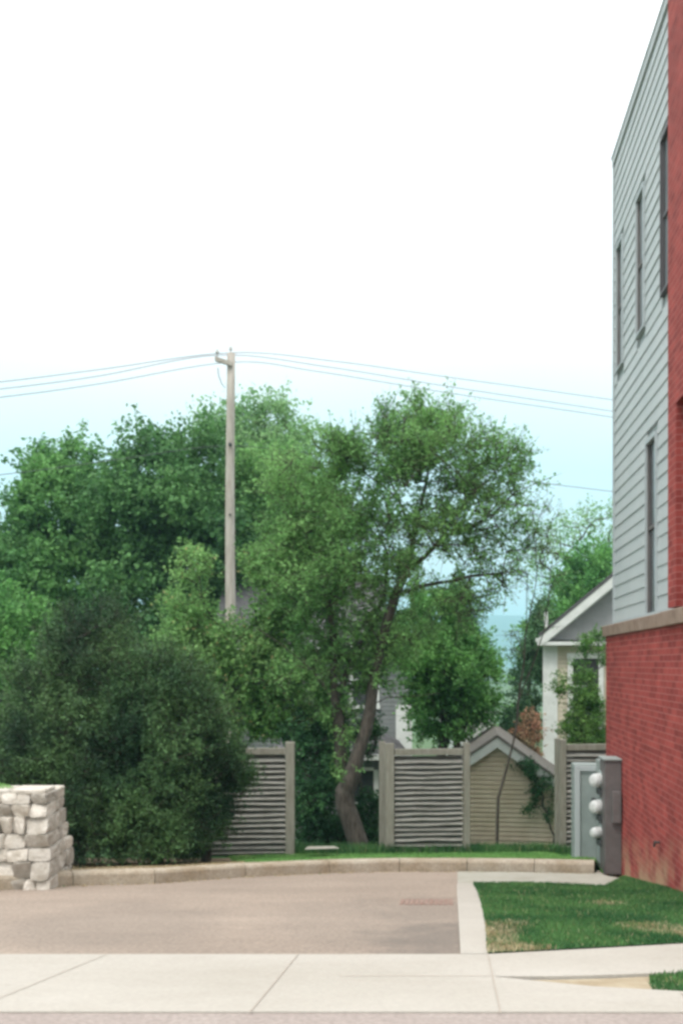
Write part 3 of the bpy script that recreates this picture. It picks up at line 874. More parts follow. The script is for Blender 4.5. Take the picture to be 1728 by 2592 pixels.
# ------------------------------------------------------------------ houses behind
def lapwall(bm, x0, x1, Y, z0, z1, lap=.11, dz=.012, clip=None):
    """lapped boards on a wall facing the camera; clip(z)->(xa,xb)"""
    z = z0
    while z < z1:
        b = min(z + lap, z1)
        xa, xb = (x0, x1) if not clip else clip(z + lap * .5)
        if xb - xa > .03:
            b_ = b - .016
            hexa(bm, [(xa, Y - dz, z), (xb, Y - dz, z), (xb, Y + .02, z), (xa, Y + .02, z), (xa, Y - dz * .55, b_), (xb, Y - dz * .55, b_), (xb, Y + .02, b_), (xa, Y + .02, b_)])
        z = b
def wbx(bm, x0, x1, y0, y1, z0, z1): box(bm, min(x0, x1), max(x0, x1), min(y0, y1), max(y0, y1), min(z0, z1), max(z0, z1))
def X_(px, Y): return (px - CX) / F * Y
def Z_(py, Y): return CZ - (py - HY) / F * Y
def slab(bm, p0, p1, y0, y1, t):
    """roof slab: from (x,z) p0 to p1, extruded in y, thickness t downward (perpendicular)"""
    d = Vector((p1[0] - p0[0], 0, p1[1] - p0[1])).normalized(); n = Vector((-d.z, 0, d.x))
    if n.z > 0: n = -n
    a, b = Vector((p0[0], 0, p0[1])), Vector((p1[0], 0, p1[1]))
    q = [a, b, b + n * t, a + n * t]
    v0 = [bm.verts.new((v.x, y0, v.z)) for v in q]; v1 = [bm.verts.new((v.x, y1, v.z)) for v in q]
    bm.faces.new(v0); bm.faces.new(v1)
    for i in range(4): bm.faces.new((v0[i], v0[(i + 1) % 4], v1[(i + 1) % 4], v1[i]))

# cream house on the right
Y = 24.0
ch = empty('cream_house', (X_(1376, Y), Y, zg(7, Y)), 'cream clapboard house with white trim and a steep gable beside the brick building', 'house')
xl = X_(1376, Y); xa = X_(1700, Y); xr_ = 2 * xa - xl; ze = Z_(1632, Y); zb_ = zg(7, Y) - .3
slope = (1622 - 1465) / (1552 - 1365.)
bm = bmesh.new(); lapwall(bm, xl, xr_, Y, zb_, ze, .11)
wbx(bm, xl, xr_, Y + .021, Y + 9, zb_, ze)
bmobj('wall', bm, M['creamwall'], ch)
bm = bmesh.new()
pk = ze + slope * (xa - xl)
vs = [bm.verts.new(p) for p in ((xl, Y - .01, ze + .12), (xr_, Y - .01, ze + .12), (xa, Y - .01, pk + .12), (xl, Y + 9, ze + .12), (xr_, Y + 9, ze + .12), (xa, Y + 9, pk + .12))]
bm.faces.new(vs[:3]); bm.faces.new(vs[3:]); bm.faces.new((vs[0], vs[1], vs[4], vs[3])); bm.faces.new((vs[1], vs[2], vs[5], vs[4])); bm.faces.new((vs[2], vs[0], vs[3], vs[5]))
bmobj('gable', bm, M['gable'], ch)
bm = bmesh.new()
ex = .14
for sgn in (1, -1):
    xe = xl - ex if sgn == 1 else xr_ + ex
    slab(bm, (xe, ze + .26 - slope * 0), (xa, ze + .26 + slope * (xa - xl + ex)), Y - .38, Y + 9.3, .07)
rf = bmobj('roof', bm, M['shingle'], ch)
bm = bmesh.new()
for sgn in (1, -1):
    xe = xl - ex if sgn == 1 else xr_ + ex
    pz = lambda x, o: ze + .26 + slope * (abs(x - xe)) - o
    slab(bm, (xe, pz(xe, .10)), (xa, pz(xa, .10)), Y - .36, Y - .30, .20)
    slab(bm, (xe + .06 * sgn, pz(xe, .26)), (xa, pz(xa, .32)), Y - .299, Y - .02, .06)
bmobj('rake_board', bm, M['white'], ch)
bm = bmesh.new()
wbx(bm, xl - .16, xr_ + .16, Y - .34, Y - .012, ze - .02, ze + .07)
wbx(bm, xl - .2, xl + .1, Y - .35, Y - .012, ze + .071, ze + .16)
bmobj('eave_return', bm, M['white'], ch)
bm = bmesh.new()
wbx(bm, xl - .03, xl + X_(1409, Y) - X_(1376, Y), Y - .05, Y + .1, zb_, ze - .021)
bmobj('corner_board', bm, M['white'], ch)
x0, x1, z1, z0 = X_(1434, Y), X_(1521, Y), Z_(1653, Y), Z_(1860, Y)
bm = bmesh.new()
wbx(bm, x0 + .12, x1 - .12, Y - .02, Y - .014, z0, z1 - .14)
wn = bmobj('window', bm, M['glass'], ch)
bm = bmesh.new()
wbx(bm, x0, x0 + .13, Y - .06, Y - .013, z0, z1 - .14); wbx(bm, x1 - .12, x1, Y - .06, Y - .013, z0, z1 - .14)
wbx(bm, x0 - .02, x1 + .02, Y - .07, Y - .013, z1 - .14, z1); wbx(bm, x0 - .02, x1 + .02, Y - .08, Y - .013, z0 - .06, z0)
bmobj('window_frame', bm, M['white'], wn)
bm = bmesh.new()
zm = Z_(1737, Y); wbx(bm, x0 + .131, x1 - .121, Y - .045, Y - .021, zm - .022, zm + .022)
zm = Z_(1757, Y); wbx(bm, x0 + .131, x1 - .121, Y - .035, Y - .0211, zm - .012, zm + .012)
bmobj('sash', bm, M['white'], wn)
bm = bmesh.new(); cyl(bm, (X_(1376, Y) + .02, Y + 2.2, ze), (X_(1376, Y) + .02, Y + 2.2, Z_(1538, Y)), .055, .055, 12)
bmobj('vent_pipe', bm, M['white'], ch)
ch.rotation_euler.z = R(-13)

# tan shed seen in the fence gap
Y = 18.0
sh = empty('garden_shed', (X_(1257, Y), Y, zg(3, Y)), 'small tan clapboard shed with a white trimmed gable seen in the fence gap', 'shed')
xp = X_(1257, Y); zp = Z_(1866, Y); sl = .70
xl, xr_ = X_(1098, Y), X_(1416, Y); zb_ = zg(3, Y) - .2
zpk = zp - .1
clipf = lambda z: (max(xl, xp - (zpk - z) / sl), min(xr_, xp + (zpk - z) / sl))
bm = bmesh.new(); lapwall(bm, xl, xr_, Y, zb_, zpk - .02, .088, .03, clipf)
zew = zpk - sl * (xp - xl)
v = [bm.verts.new(p) for p in ((xl, Y + .012, zew), (xr_, Y + .012, zew), (xp, Y + .012, zpk))]; bm.faces.new(v)
wbx(bm, xl, xr_, Y + .021, Y + 2.8, zb_, zew)
bmobj('wall', bm, M['tanwall'], sh)
bm = bmesh.new()
ov = .22
slab(bm, (xp, zp + .07), (xl - ov, zp + .07 - sl * (xp - xl + ov)), Y - .24, Y + 3.1, .05)
slab(bm, (xp, zp + .0701), (xr_ + ov, zp + .07 - sl * (xr_ - xp + ov)), Y - .241, Y + 3.1, .05)
bmobj('roof', bm, M['shingle2'], sh)
bm = bmesh.new()
slab(bm, (xp, zp + .004), (xl - ov, zp + .004 - sl * (xp - xl + ov)), Y - .22, Y - .16, .15)
slab(bm, (xp, zp + .0045), (xr_ + ov, zp + .004 - sl * (xr_ - xp + ov)), Y - .2205, Y - .1605, .15)
bmobj('rake_board', bm, M['white'], sh)

sh.rotation_euler.z = R(-8.5)
# grey house behind the trees
Y = 26.0
gh = empty('grey_house', (X_(800, Y), Y + 4, zg(0, Y)), 'dark grey clapboard house with white trim hidden behind the crooked tree', 'house')
x0, x1 = X_(560, Y), X_(1040, Y); ze = Z_(1637, Y); zb_ = zg(0, Y) - .3
bm = bmesh.new(); lapwall(bm, x0, x1, Y, zb_, ze, .12); wbx(bm, x0, x1, Y + .021, Y + 7, zb_, ze)
bmobj('wall', bm, M['greywall'], gh)
bm = bmesh.new()
zr = Z_(1455, Y + 3.5)
v = [bm.verts.new(p) for p in ((x0 - .3, Y - .4, ze - .02), (x1 - .6, Y - .4, ze - .02), (x1 - .6, Y + 3.5, zr), (x0 - .3, Y + 3.5, zr), (x0 - .3, Y + 7.4, ze - .02), (x1 - .6, Y + 7.4, ze - .02))]
bm.faces.new((v[0], v[1], v[2], v[3])); bm.faces.new((v[3], v[2], v[5], v[4])); bm.faces.new((v[0], v[3], v[4])); bm.faces.new((v[1], v[5], v[2])); bm.faces.new((v[0], v[4], v[5], v[1]))
bmobj('roof', bm, M['shingle'], gh)
bm = bmesh.new(); wbx(bm, x0 - .3, x1 - .58, Y - .44, Y - .402, ze - .09, ze + .02)
bmobj('fascia', bm, M['white'], gh)
bm = bmesh.new(); wbx(bm, x1 - .42, x1 + .02, Y - .05, Y + .05, zb_, Z_(1785, Y)); 
bmobj('corner_board', bm, M['white'], gh)
for (a, b, c, d) in ((893, 950, 1655, 1785), (640, 700, 1668, 1780)):
    bm = bmesh.new(); wbx(bm, X_(a, Y), X_(b, Y), Y - .02, Y - .014, Z_(d, Y), Z_(c, Y)); wn = bmobj('window', bm, M['glass'], gh)
    bm = bmesh.new()
    wbx(bm, X_(a, Y) - .1, X_(a, Y), Y - .05, Y - .0141, Z_(d, Y), Z_(c, Y)); wbx(bm, X_(b, Y), X_(b, Y) + .1, Y - .05, Y - .0141, Z_(d, Y), Z_(c, Y))
    wbx(bm, X_(a, Y) - .1, X_(b, Y) + .1, Y - .055, Y - .0141, Z_(c, Y) + .001, Z_(c, Y) + .12); wbx(bm, X_(a, Y) - .12, X_(b, Y) + .12, Y - .07, Y - .0141, Z_(d, Y) - .1, Z_(d, Y) - .001)
    wbx(bm, X_(a, Y), X_(b, Y), Y - .04, Y - .021, Z_((c + d) / 2, Y) - .02, Z_((c + d) / 2, Y) + .02)
    bmobj('window_frame', bm, M['white'], wn)
# low grey outbuilding
Y = 20.5
lg = empty('grey_garage', (X_(880, Y), Y + 2, zg(0, Y)), 'low grey clapboard garage with white trim behind the crooked trunk', 'garage')
x0, x1 = X_(700, Y), X_(1012, Y); ze = Z_(1908, Y); zb_ = zg(0, Y) - .3
bm = bmesh.new(); lapwall(bm, x0, x1, Y, zb_, ze, .11); wbx(bm, x0, x1, Y + .021, Y + 3.4, zb_, ze)
bmobj('wall', bm, M['greywall'], lg)
bm = bmesh.new()
zr = Z_(1850, Y + 1.5)
v = [bm.verts.new(p) for p in ((x0 - .2, Y - .25, ze), (x1 + .2, Y - .25, ze), (x1 - .35, Y + 1.7, zr), (x0 + .5, Y + 1.7, zr), (x0 - .2, Y + 3.6, ze), (x1 + .2, Y + 3.6, ze))]
bm.faces.new((v[0], v[1], v[2], v[3])); bm.faces.new((v[3], v[2], v[5], v[4])); bm.faces.new((v[0], v[3], v[4])); bm.faces.new((v[1], v[5], v[2])); bm.faces.new((v[0], v[4], v[5], v[1]))
bmobj('roof', bm, M['shingle'], lg)
bm = bmesh.new(); wbx(bm, x0 - .2, x1 + .2, Y - .29, Y - .252, ze - .11, ze + .01); bmobj('fascia', bm, M['white'], lg)
bm = bmesh.new(); wbx(bm, X_(870, Y), X_(945, Y), Y - .02, Y - .014, Z_(2035, Y), Z_(1950, Y)); wn = bmobj('window', bm, M['glass'], lg)
bm = bmesh.new(); 
wbx(bm, X_(945, Y), X_(957, Y), Y - .05, Y - .0141, Z_(2038, Y), Z_(1948, Y)); wbx(bm, X_(860, Y), X_(870, Y), Y - .05, Y - .0141, Z_(2038, Y), Z_(1948, Y))
wbx(bm, X_(870, Y), X_(945, Y), Y - .049, Y - .0141, Z_(1950, Y), Z_(1942, Y)); wbx(bm, X_(870, Y), X_(945, Y), Y - .049, Y - .0141, Z_(2038, Y), Z_(2030, Y))
bmobj('window_frame', bm, M['white'], wn)
# white house further down
Y = 36.0
wh = empty('white_house', (X_(1230, Y), Y + 3, zg(5, Y)), 'far white clapboard house showing between the round tree and the shed roof', 'house')
x0, x1 = X_(1150, Y), X_(1250, Y); ze = Z_(1800, Y); zb_ = zg(4, Y) - .3
bm = bmesh.new(); lapwall(bm, x0, x1, Y, zb_, ze, .13); wbx(bm, x0, x1, Y + .021, Y + 6, zb_, ze)
bmobj('wall', bm, M['white'], wh)
bm = bmesh.new(); xm = (x0 + x1) / 2; zr = Z_(1735, Y)
slab(bm, (xm, zr), (x0 - .2, ze - .1), Y - .3, Y + 6.2, .1); slab(bm, (xm, zr + .001), (x1 + .2, ze - .1), Y - .301, Y + 6.2, .1)
bmobj('roof', bm, M['shingle'], wh)
bm = bmesh.new(); v = [bm.verts.new(p) for p in ((x0, Y, ze + .001), (x1, Y, ze + .001), (xm, Y, zr - .12), (x0, Y + .1, ze + .001), (x1, Y + .1, ze + .001), (xm, Y + .1, zr - .12))]
bm.faces.new(v[:3]); bm.faces.new(v[3:]); 
for i in range(3): bm.faces.new((v[i], v[(i + 1) % 3], v[3 + (i + 1) % 3], v[3 + i]))
bmobj('gable', bm, M['white'], wh)

# ------------------------------------------------------------------ utility pole and wires
Y = 25.0
xp = X_(584, Y); zt = Z_(895, Y); zb_ = zg(xp, Y) - .5
up = empty('utility_pole', (xp, Y, zb_ + .5), 'tall weathered wooden utility pole with one short crossarm rising among the trees', 'utility pole')
bm = bmesh.new(); 
n_ = 10
tube(bm, [(xp + .02 * math.sin(i * .7), Y, zb_ + (zt - zb_) * i / n_) for i in range(n_ + 1)], [.165 - .06 * i / n_ for i in range(n_ + 1)], 14)
bmobj('pole_shaft', bm, M['pole'], up, smooth=True)
bm = bmesh.new()
a = Vector((xp + .05, Y - .13, Z_(926, Y))); b = Vector((X_(546, Y), Y - .13, Z_(912, Y)))
d = (b - a).normalized(); n = Vector((0, 0, 1)); 
hexa(bm, [a + n * -.055 + Vector((0, -.05, 0)), b + n * -.055 + Vector((0, -.05, 0)), b + n * -.055 + Vector((0, .05, 0)), a + n * -.055 + Vector((0, .05, 0)),
          a + n * .055 + Vector((0, -.05, 0)), b + n * .055 + Vector((0, -.05, 0)), b + n * .055 + Vector((0, .05, 0)), a + n * .055 + Vector((0, .05, 0))])
bmobj('crossarm', bm, M['pole'], up)
for q in (b + Vector((.06, 0, .055)), Vector((xp, Y, zt))):
    bm = bmesh.new()
    cyl(bm, q, q + Vector((0, 0, .10)), .018, .018, 8); cyl(bm, q + Vector((0, 0, .10)), q + Vector((0, 0, .15)), .05, .04, 12); cyl(bm, q + Vector((0, 0, .15)), q + Vector((0, 0, .2)), .035, .02, 12)
    bmobj('insulator', bm, M['insul'], up)
bm = bmesh.new(); tube(bm, [(xp - .32, Y - .14, Z_(935, Y)), (xp - .30, Y - .14, Z_(955, Y)), (xp - .22, Y - .13, Z_(975, Y)), (xp - .13, Y - .1, Z_(985, Y))], .012, 5)
bmobj('jumper_wire', bm, M['wire'], up)
bm = bmesh.new(); cyl(bm, (xp, Y - .12, Z_(1128, Y)), (xp, Y - .2, Z_(1128, Y)), .05, .04, 10)
bmobj('pole_bolt', bm, M['metaldark'], up)
bm = bmesh.new(); cyl(bm, (xp, Y - .12, Z_(1305, Y)), (xp, Y - .18, Z_(1305, Y)), .03, .03, 8)
bmobj('pole_bolt', bm, M['metaldark'], up)
def wire(pts, r, label):
    """smooth cable through photo points at pole depth, easing away to each side"""
    q = []
    for i in range(len(pts) - 1):
        p0 = pts[max(i - 1, 0)]; p1 = pts[i]; p2 = pts[i + 1]; p3 = pts[min(i + 2, len(pts) - 1)]
        for k in range(8):
            t = k / 8
            f = lambda a, b, c, d: .5 * ((2 * b) + (-a + c) * t + (2 * a - 5 * b + 4 * c - d) * t * t + (-a + 3 * b - 3 * c + d) * t ** 3)
            q.append(tuple(f(p0[j], p1[j], p2[j], p3[j]) for j in range(2)))
    q.append(pts[-1])
    bm = bmesh.new()
    tube(bm, [P(a, b, 25.0 + (a - 584) * .004) for a, b in q], r, 5)
    o = bmobj('power_line', bm, M['wire'])
    tag(o, label, 'power line', 'power lines over the trees')
wire([(-1200, 1075), (-500, 1020), (0, 967), (250, 936), (584, 893), (850, 915), (1150, 957), (1554, 1013), (2000, 1080), (2600, 1190)], .0095, 'topmost of the power lines, over the pole head')
wire([(-1200, 1100), (-500, 1040), (0, 985), (250, 952), (553, 899), (830, 929), (1150, 981), (1554, 1042), (2000, 1112), (2600, 1220)], .0095, 'second power line down, carried on the crossarm end')
wire([(-1200, 1125), (-500, 1063), (0, 1006), (250, 972), (584, 917), (800, 940), (1150, 997), (1554, 1057), (2000, 1130), (2600, 1240)], .0095, 'third power line down, fixed to the side of the pole head')
wire([(-1200, 1310), (-500, 1250), (0, 1202), (300, 1163), (584, 1129), (900, 1164), (1250, 1208), (1554, 1245), (2000, 1300), (2600, 1390)], .0095, 'lone low cable crossing in front of the tree tops')

# ------------------------------------------------------------------ vegetation
def leaves_mesh(cen, rng, size, flat=.0, aspect=.6, droop=0.0):
    n = len(cen)
    d = rng.normal(size=(n, 3)); d[:, 2] = d[:, 2] * (1 - flat) - droop
    d /= np.linalg.norm(d, axis=1, keepdims=True) + 1e-9
    u = rng.normal(size=(n, 3)); u -= (u * d).sum(1, keepdims=True) * d
    u /= np.linalg.norm(u, axis=1, keepdims=True) + 1e-9
    nn = np.cross(d, u)
    s = (size * rng.uniform(.6, 1.35, n))[:, None]
    V = np.stack([cen - d * s * .5, cen + u * s * aspect * .5 + nn * s * .08, cen + d * s * .5, cen - u * s * aspect * .5 + nn * s * .08], 1).reshape(-1, 3)
    return V, np.arange(4 * n).reshape(-1, 4)

def plant(kind, label, cat, Y, base, blobs, seed, leaf, size, nclump, nleaf, cr, r0, bark='bark', seeds=None, rtip=.006, group=None, flat=.2, shell=.55,
          aspect=.6, droop=0., upb=.35, spread=.75):
    """base: (px, py) foot in the photo; blobs: (cx, cy, rx, ry, ycentre offset, depth radius m) in photo pixels at depth Y
       seeds: limbs drawn as pixel polylines [(px,py,dY),...]"""
    rng = np.random.default_rng(seed)
    B = P(base[0], base[1], Y); B.z = min(B.z, zg(B.x, Y)) if base[1] > 2000 else zg(B.x, Y)
    rt = empty(kind, tuple(B), label, cat, group)
    # clump centres
    vol = np.array([b[2] * b[3] * b[5] for b in blobs], float) ** .8; vol /= vol.sum()
    cs = []; dens = []
    for b, f in zip(blobs, vol):
        k = max(4, int(nclump * f))
        c = np.array(P(b[0], b[1], Y + b[4])); rx = b[2] / F * Y; rz = b[3] / F * Y; ry = b[5]
        v = rng.normal(size=(k, 3)); v /= np.linalg.norm(v, axis=1, keepdims=True)
        rr = (shell + (1 - shell) * rng.uniform(0, 1, (k, 1)) ** .5) * rng.uniform(.35, 1, (k, 1)) ** .4
        cs.append(c + v * rr * np.array([rx, ry, rz])); dens.append(np.full(k, b[6] if len(b) > 6 else 1.0))
    cs = np.concatenate(cs); dens = np.concatenate(dens)
    # skeleton nodes
    nodes = []; par = []
    def add(p, q): nodes.append(np.array(p, float)); par.append(q); return len(nodes) - 1
    if seeds:
        for pl in seeds:
            last = None
            pts = [np.array(P(a, b_, Y + c_)) for a, b_, c_ in pl]
            if nodes:
                dd = [np.linalg.norm(x - pts[0]) for x in nodes]; last = int(np.argmin(dd))
            else:
                last = add(B - Vector((0, 0, .25)), -1)
            for p in pts:
                q0 = nodes[last]; L_ = np.linalg.norm(p - q0); K = max(1, int(L_ / (.25 if Y < 20 else .6)))
                for k in range(1, K + 1):
                    last = add(q0 + (p - q0) * k / K + (rng.normal(size=3) * .012 if k < K else 0), last)
    else:
        top = cs[:, 2].max(); lo_ = cs.mean(0)
        last = add(B - Vector((0, 0, .25)), -1); K = 10
        T = np.array([lo_[0], lo_[1], B.z + (top - B.z) * .8]); q0 = np.array(B)
        for k in range(K + 1):
            last = add(q0 + (T - q0) * k / K + rng.normal(size=3) * .03, last)
    order = np.argsort(np.min(np.linalg.norm(cs[:, None, :] - np.array(nodes)[None], axis=2), axis=1))
    arr = np.zeros((len(nodes) + len(cs) * 8, 3)); nn = len(nodes); arr[:nn] = nodes
    stepL = .35 if Y < 20 else .8
    for i in order:
        p = cs[i]
        dv = p - arr[:nn]; dist = np.linalg.norm(dv, axis=1) * (1 + .55 * (dv[:, 2] < 0))
        j = int(np.argmin(dist[1:]) + 1) if nn > 1 else 0
        q0 = arr[j].copy(); L_ = np.linalg.norm(p - q0); K = min(7, max(1, int(L_ / stepL)))
        last = j
        for k in range(1, K + 1):
            t = k / K; bend = math.sin(math.pi * t) * L_ * .06
            a = q0 + (p - q0) * t + np.array([0, 0, -bend * .6]) + rng.normal(size=3) * .03 * L_ * (k < K)
            arr[nn] = a; par.append(last); last = nn; nn += 1
    arr = arr[:nn]
    cnt = np.ones(nn)
    for i in range(nn - 1, 0, -1):
        if par[i] >= 0: cnt[par[i]] += cnt[i]
    pw_ = math.log(r0 / rtip) / math.log(cnt[0])
    rad = rtip * cnt ** pw_
    if seeds:
        pl_ = np.zeros(nn)
        for i in range(1, nn): pl_[i] = pl_[par[i]] + np.linalg.norm(arr[i] - arr[par[i]])
        rad = np.maximum(rtip, rad * (1 - .6 * np.clip(pl_ / pl_.max() * 1.3, 0, 1)))
    # leafy twigs that fan out of every limb end
    NT = 7
    cen = cs.mean(0)
    outw = (cs - cen); outw /= np.linalg.norm(outw, axis=1, keepdims=True) + 1e-9
    tdir = rng.normal(size=(len(cs), NT, 3)) * .75 + outw[:, None, :] * .55 + np.array([0, 0, upb])
    tdir /= np.linalg.norm(tdir, axis=2, keepdims=True)
    tlen = cr * 2.3 * rng.uniform(.45, 1.35, (len(cs), NT))
    tw0 = np.repeat(cs, NT, axis=0); tw1 = tw0 + (tdir * tlen[:, :, None]).reshape(-1, 3)
    # tubes
    V = []; Fc = []; n6 = 6
    extra = []
    if Y < 26:
        for p0_, p1_ in zip(tw0, tw1): extra.append((p0_, p1_))
    for i in range(1, nn):
        a, b_ = arr[par[i]], arr[i]; d = b_ - a; L_ = np.linalg.norm(d)
        if L_ < 1e-5: continue
        d /= L_; u = np.cross(d, [0, 1, .3]); u /= np.linalg.norm(u) + 1e-9; v = np.cross(d, u)
        ra, rb = min(rad[par[i]], rad[i] * 1.35), rad[i]
        th = np.linspace(0, 2 * np.pi, n6, endpoint=False)
        cir = np.cos(th)[:, None] * u + np.sin(th)[:, None] * v
        o_ = len(V) * n6
        V.append(a + cir * ra - d * ra * .3); V.append(b_ + cir * rb)
        for k in range(n6): Fc.append((o_ + k, o_ + (k + 1) % n6, o_ + n6 + (k + 1) % n6, o_ + n6 + k))
    if extra:
        E0 = np.array([q[0] for q in extra]); E1 = np.array([q[1] for q in extra]); d = E1 - E0
        d /= np.linalg.norm(d, axis=1, keepdims=True) + 1e-9
        u = np.cross(d, [0, 1, .3]); u /= np.linalg.norm(u, axis=1, keepdims=True) + 1e-9; v = np.cross(d, u)
        th = np.linspace(0, 2 * np.pi, n6, endpoint=False)
        cir = np.cos(th)[None, :, None] * u[:, None] + np.sin(th)[None, :, None] * v[:, None]
        V3 = np.concatenate([E0[:, None] + cir * rtip * .5, E1[:, None] + cir * rtip * .3], 1).reshape(-1, 3)
        o_ = len(V) * n6; V.append(V3)
        for i in range(len(extra)):
            for k in range(n6): Fc.append((o_ + i * 12 + k, o_ + i * 12 + (k + 1) % n6, o_ + i * 12 + n6 + (k + 1) % n6, o_ + i * 12 + n6 + k))
    me = npmesh('trunk', np.concatenate(V), Fc)
    me.polygons.foreach_set('use_smooth', [True] * len(me.polygons))
    link('trunk', me, M[bark], rt)
    # leaves: around each clump and strung back along its twig
    crm = cr
    wgt = rng.uniform(.35, 1.65, len(cs)) * dens; ks = np.maximum(1, (nleaf * wgt / wgt.sum())).astype(int)
    idx = np.repeat(np.arange(len(cs)), ks)
    n = len(idx)
    kk = rng.integers(0, NT, n); tt = rng.uniform(0, 1, n) ** .75
    pts = cs[idx] + tdir[idx, kk] * (tlen[idx, kk] * tt)[:, None] + rng.normal(size=(n, 3)) * (size * spread * (1.15 - .5 * tt))[:, None]
    V, Fq = leaves_mesh(pts, rng, size, flat, aspect, droop)
    me = npmesh('crown', V, Fq)
    link('crown', me, M[leaf], rt)
    return rt

G_T = 'deciduous trees behind the fence'
# big maples at the left
plant('maple_tree', 'dense deep green maple filling the far left of the tree line', 'tree', 30, (150, 2000),
      [(150, 1310, 120, 150, 0, 2.6), (185, 1200, 55, 90, 0, 1.2), (100, 1200, 40, 50, 0, 1), (60, 1350, 50, 60, 0, 1.2), (20, 1480, 120, 140, 0, 2.6), (150, 1520, 190, 190, 0, 3), (-80, 1500, 140, 150, 0, 3), (60, 1700, 190, 150, 0, 3)],
      11, 'lf_maple', .15, 567, 102000, .38, .30, 'darkbark')
plant('maple_tree', 'tall dark green maple just left of the utility pole', 'tree', 29, (420, 2000),
      [(430, 1280, 150, 150, 0, 2.6), (410, 1150, 60, 55, 0, 1.3), (500, 1130, 50, 60, 0, 1.3), (320, 1180, 45, 50, 0, 1.2), (340, 1330, 130, 150, 0, 2.6), (500, 1420, 160, 190, .5, 2.8), (360, 1570, 200, 160, 0, 3), (480, 1700, 180, 130, 0, 3)],
      12, 'lf_maple2', .15, 567, 105400, .38, .30, 'darkbark')
plant('bright_tree', 'bright green bushy tree low at the far left edge', 'tree', 22, (20, 2050),
      [(20, 1610, 110, 130, 0, 1.6), (-60, 1650, 120, 170, 0, 1.6), (60, 1700, 80, 120, 0, 1.4)],
      13, 'lf_round', .09, 216, 30600, .24, .14)
# sparse pale tree behind the pole
plant('pale_tree', 'thin pale green tree right behind the utility pole', 'tree', 33, (660, 2000),
      [(690, 1200, 110, 90, 0, 2, .7), (620, 1140, 90, 70, 0, 1.6, .45), (560, 1075, 60, 45, 0, 1.3, .45), (690, 1075, 50, 60, 0, 1.3, .45), (640, 1060, 40, 40, 0, 1, .4), (745, 1150, 50, 80, 0, 1.5, .6)],
      14, 'lf_pale', .13, 351, 22100, .34, .2, 'bark')
plant('leafy_tree', 'full mid green tree between the utility pole and the crooked tree', 'tree', 31, (700, 2000),
      [(680, 1260, 130, 110, 0, 2.3), (640, 1360, 120, 120, 0, 2.3), (770, 1330, 130, 130, 0, 2.3), (720, 1430, 150, 110, 0, 2.4), (600, 1480, 130, 110, 0, 2)],
      15, 'lf_main', .14, 432, 54400, .36, .26, 'darkbark')
# the crooked tree in the fence gap
cseeds = [
    [(905, 2130, 0), (890, 2085, 0), (874, 2040, 0), (872, 2005, 0), (892, 1960, 0), (908, 1900, 0), (928, 1840, .05), (940, 1760, .1), (958, 1660, .1), (980, 1570, .1), (1003, 1500, .1), (1030, 1440, .15), (1045, 1370, .2), (1055, 1320, .2), (1078, 1220, .3), (1091, 1150, .3)],
    [(866, 1970, .1), (862, 1900, .15), (856, 1820, .2), (845, 1740, .2), (845, 1620, .3), (833, 1530, .3), (821, 1480, .4), (793, 1400, .4), (753, 1300, .5)],
    [(850, 1790, .0), (820, 1740, -.2), (790, 1695, -.4), (760, 1670, -.5), (710, 1630, -.7), (650, 1590, -.8)],
    [(850, 1780, .2), (880, 1690, .3), (905, 1640, .4), (950, 1570, .5), (975, 1500, .7), (980, 1400, .9), (940, 1300, 1.1), (900, 1230, 1.2)],
    [(1010, 1505, .1), (1060, 1485, 0), (1103, 1476, -.1), (1189, 1458, -.3), (1270, 1450, -.4), (1332, 1447, -.5)],
    [(1035, 1440, .1), (1074, 1410, 0), (1120, 1360, -.2), (1149, 1309, -.3), (1189, 1252, -.3), (1240, 1210, -.4)],
    [(1125, 1355, -.2), (1190, 1335, -.3), (1250, 1300, -.3), (1310, 1240, -.3)],
    [(930, 1790, .1), (980, 1765, .2), (1050, 1762, .3), (1110, 1755, .4)],
    [(1045, 1370, .2), (1020, 1290, .5), (990, 1220, .7), (950, 1150, .8)],
]
plant('crooked_tree', 'crooked leaning tree with pale trunk and spreading open crown in the fence gap', 'tree', 15.6, (905, 2135),
      [(1150, 1150, 170, 120, -.3, 1.5, .75), (960, 1170, 160, 110, .6, 1.5, 1), (1050, 1085, 130, 70, 0, 1.3, .8), (1260, 1260, 100, 120, -.4, 1.1, .5), (1100, 1310, 190, 120, 0, 1.7, .6), (860, 1330, 160, 130, .6, 1.7, 1),
       (1250, 1420, 100, 90, -.4, .9, .4), (1150, 1500, 100, 60, -.3, .8, .4), (800, 1470, 150, 120, .3, 1.6, 1), (950, 1450, 160, 110, .3, 1.6, .8), (740, 1370, 100, 110, .4, 1.2, 1), (720, 1230, 90, 80, .6, 1.2, .8),
       (880, 1620, 150, 90, .6, 1.3, 1), (1000, 1580, 120, 90, .6, 1.2, .8), (800, 1710, 120, 80, .4, .9, 1), (950, 1690, 80, 80, .5, .7, 1.5), (870, 1770, 70, 70, .5, .6, 1), (866, 1925, 34, 50, .1, .2, .7), (850, 1850, 50, 60, .1, .35, 1), (860, 1160, 90, 80, .3, 1.2, .8), (1200, 1540, 80, 60, -.2, .6, .4), (1320, 1330, 50, 70, -.3, .6, .4), (1290, 1160, 50, 60, -.3, .8, .45)],
      21, 'lf_main', .058, 980, 90000, .165, .175, 'bark', seeds=cseeds, rtip=.0065, shell=.25)
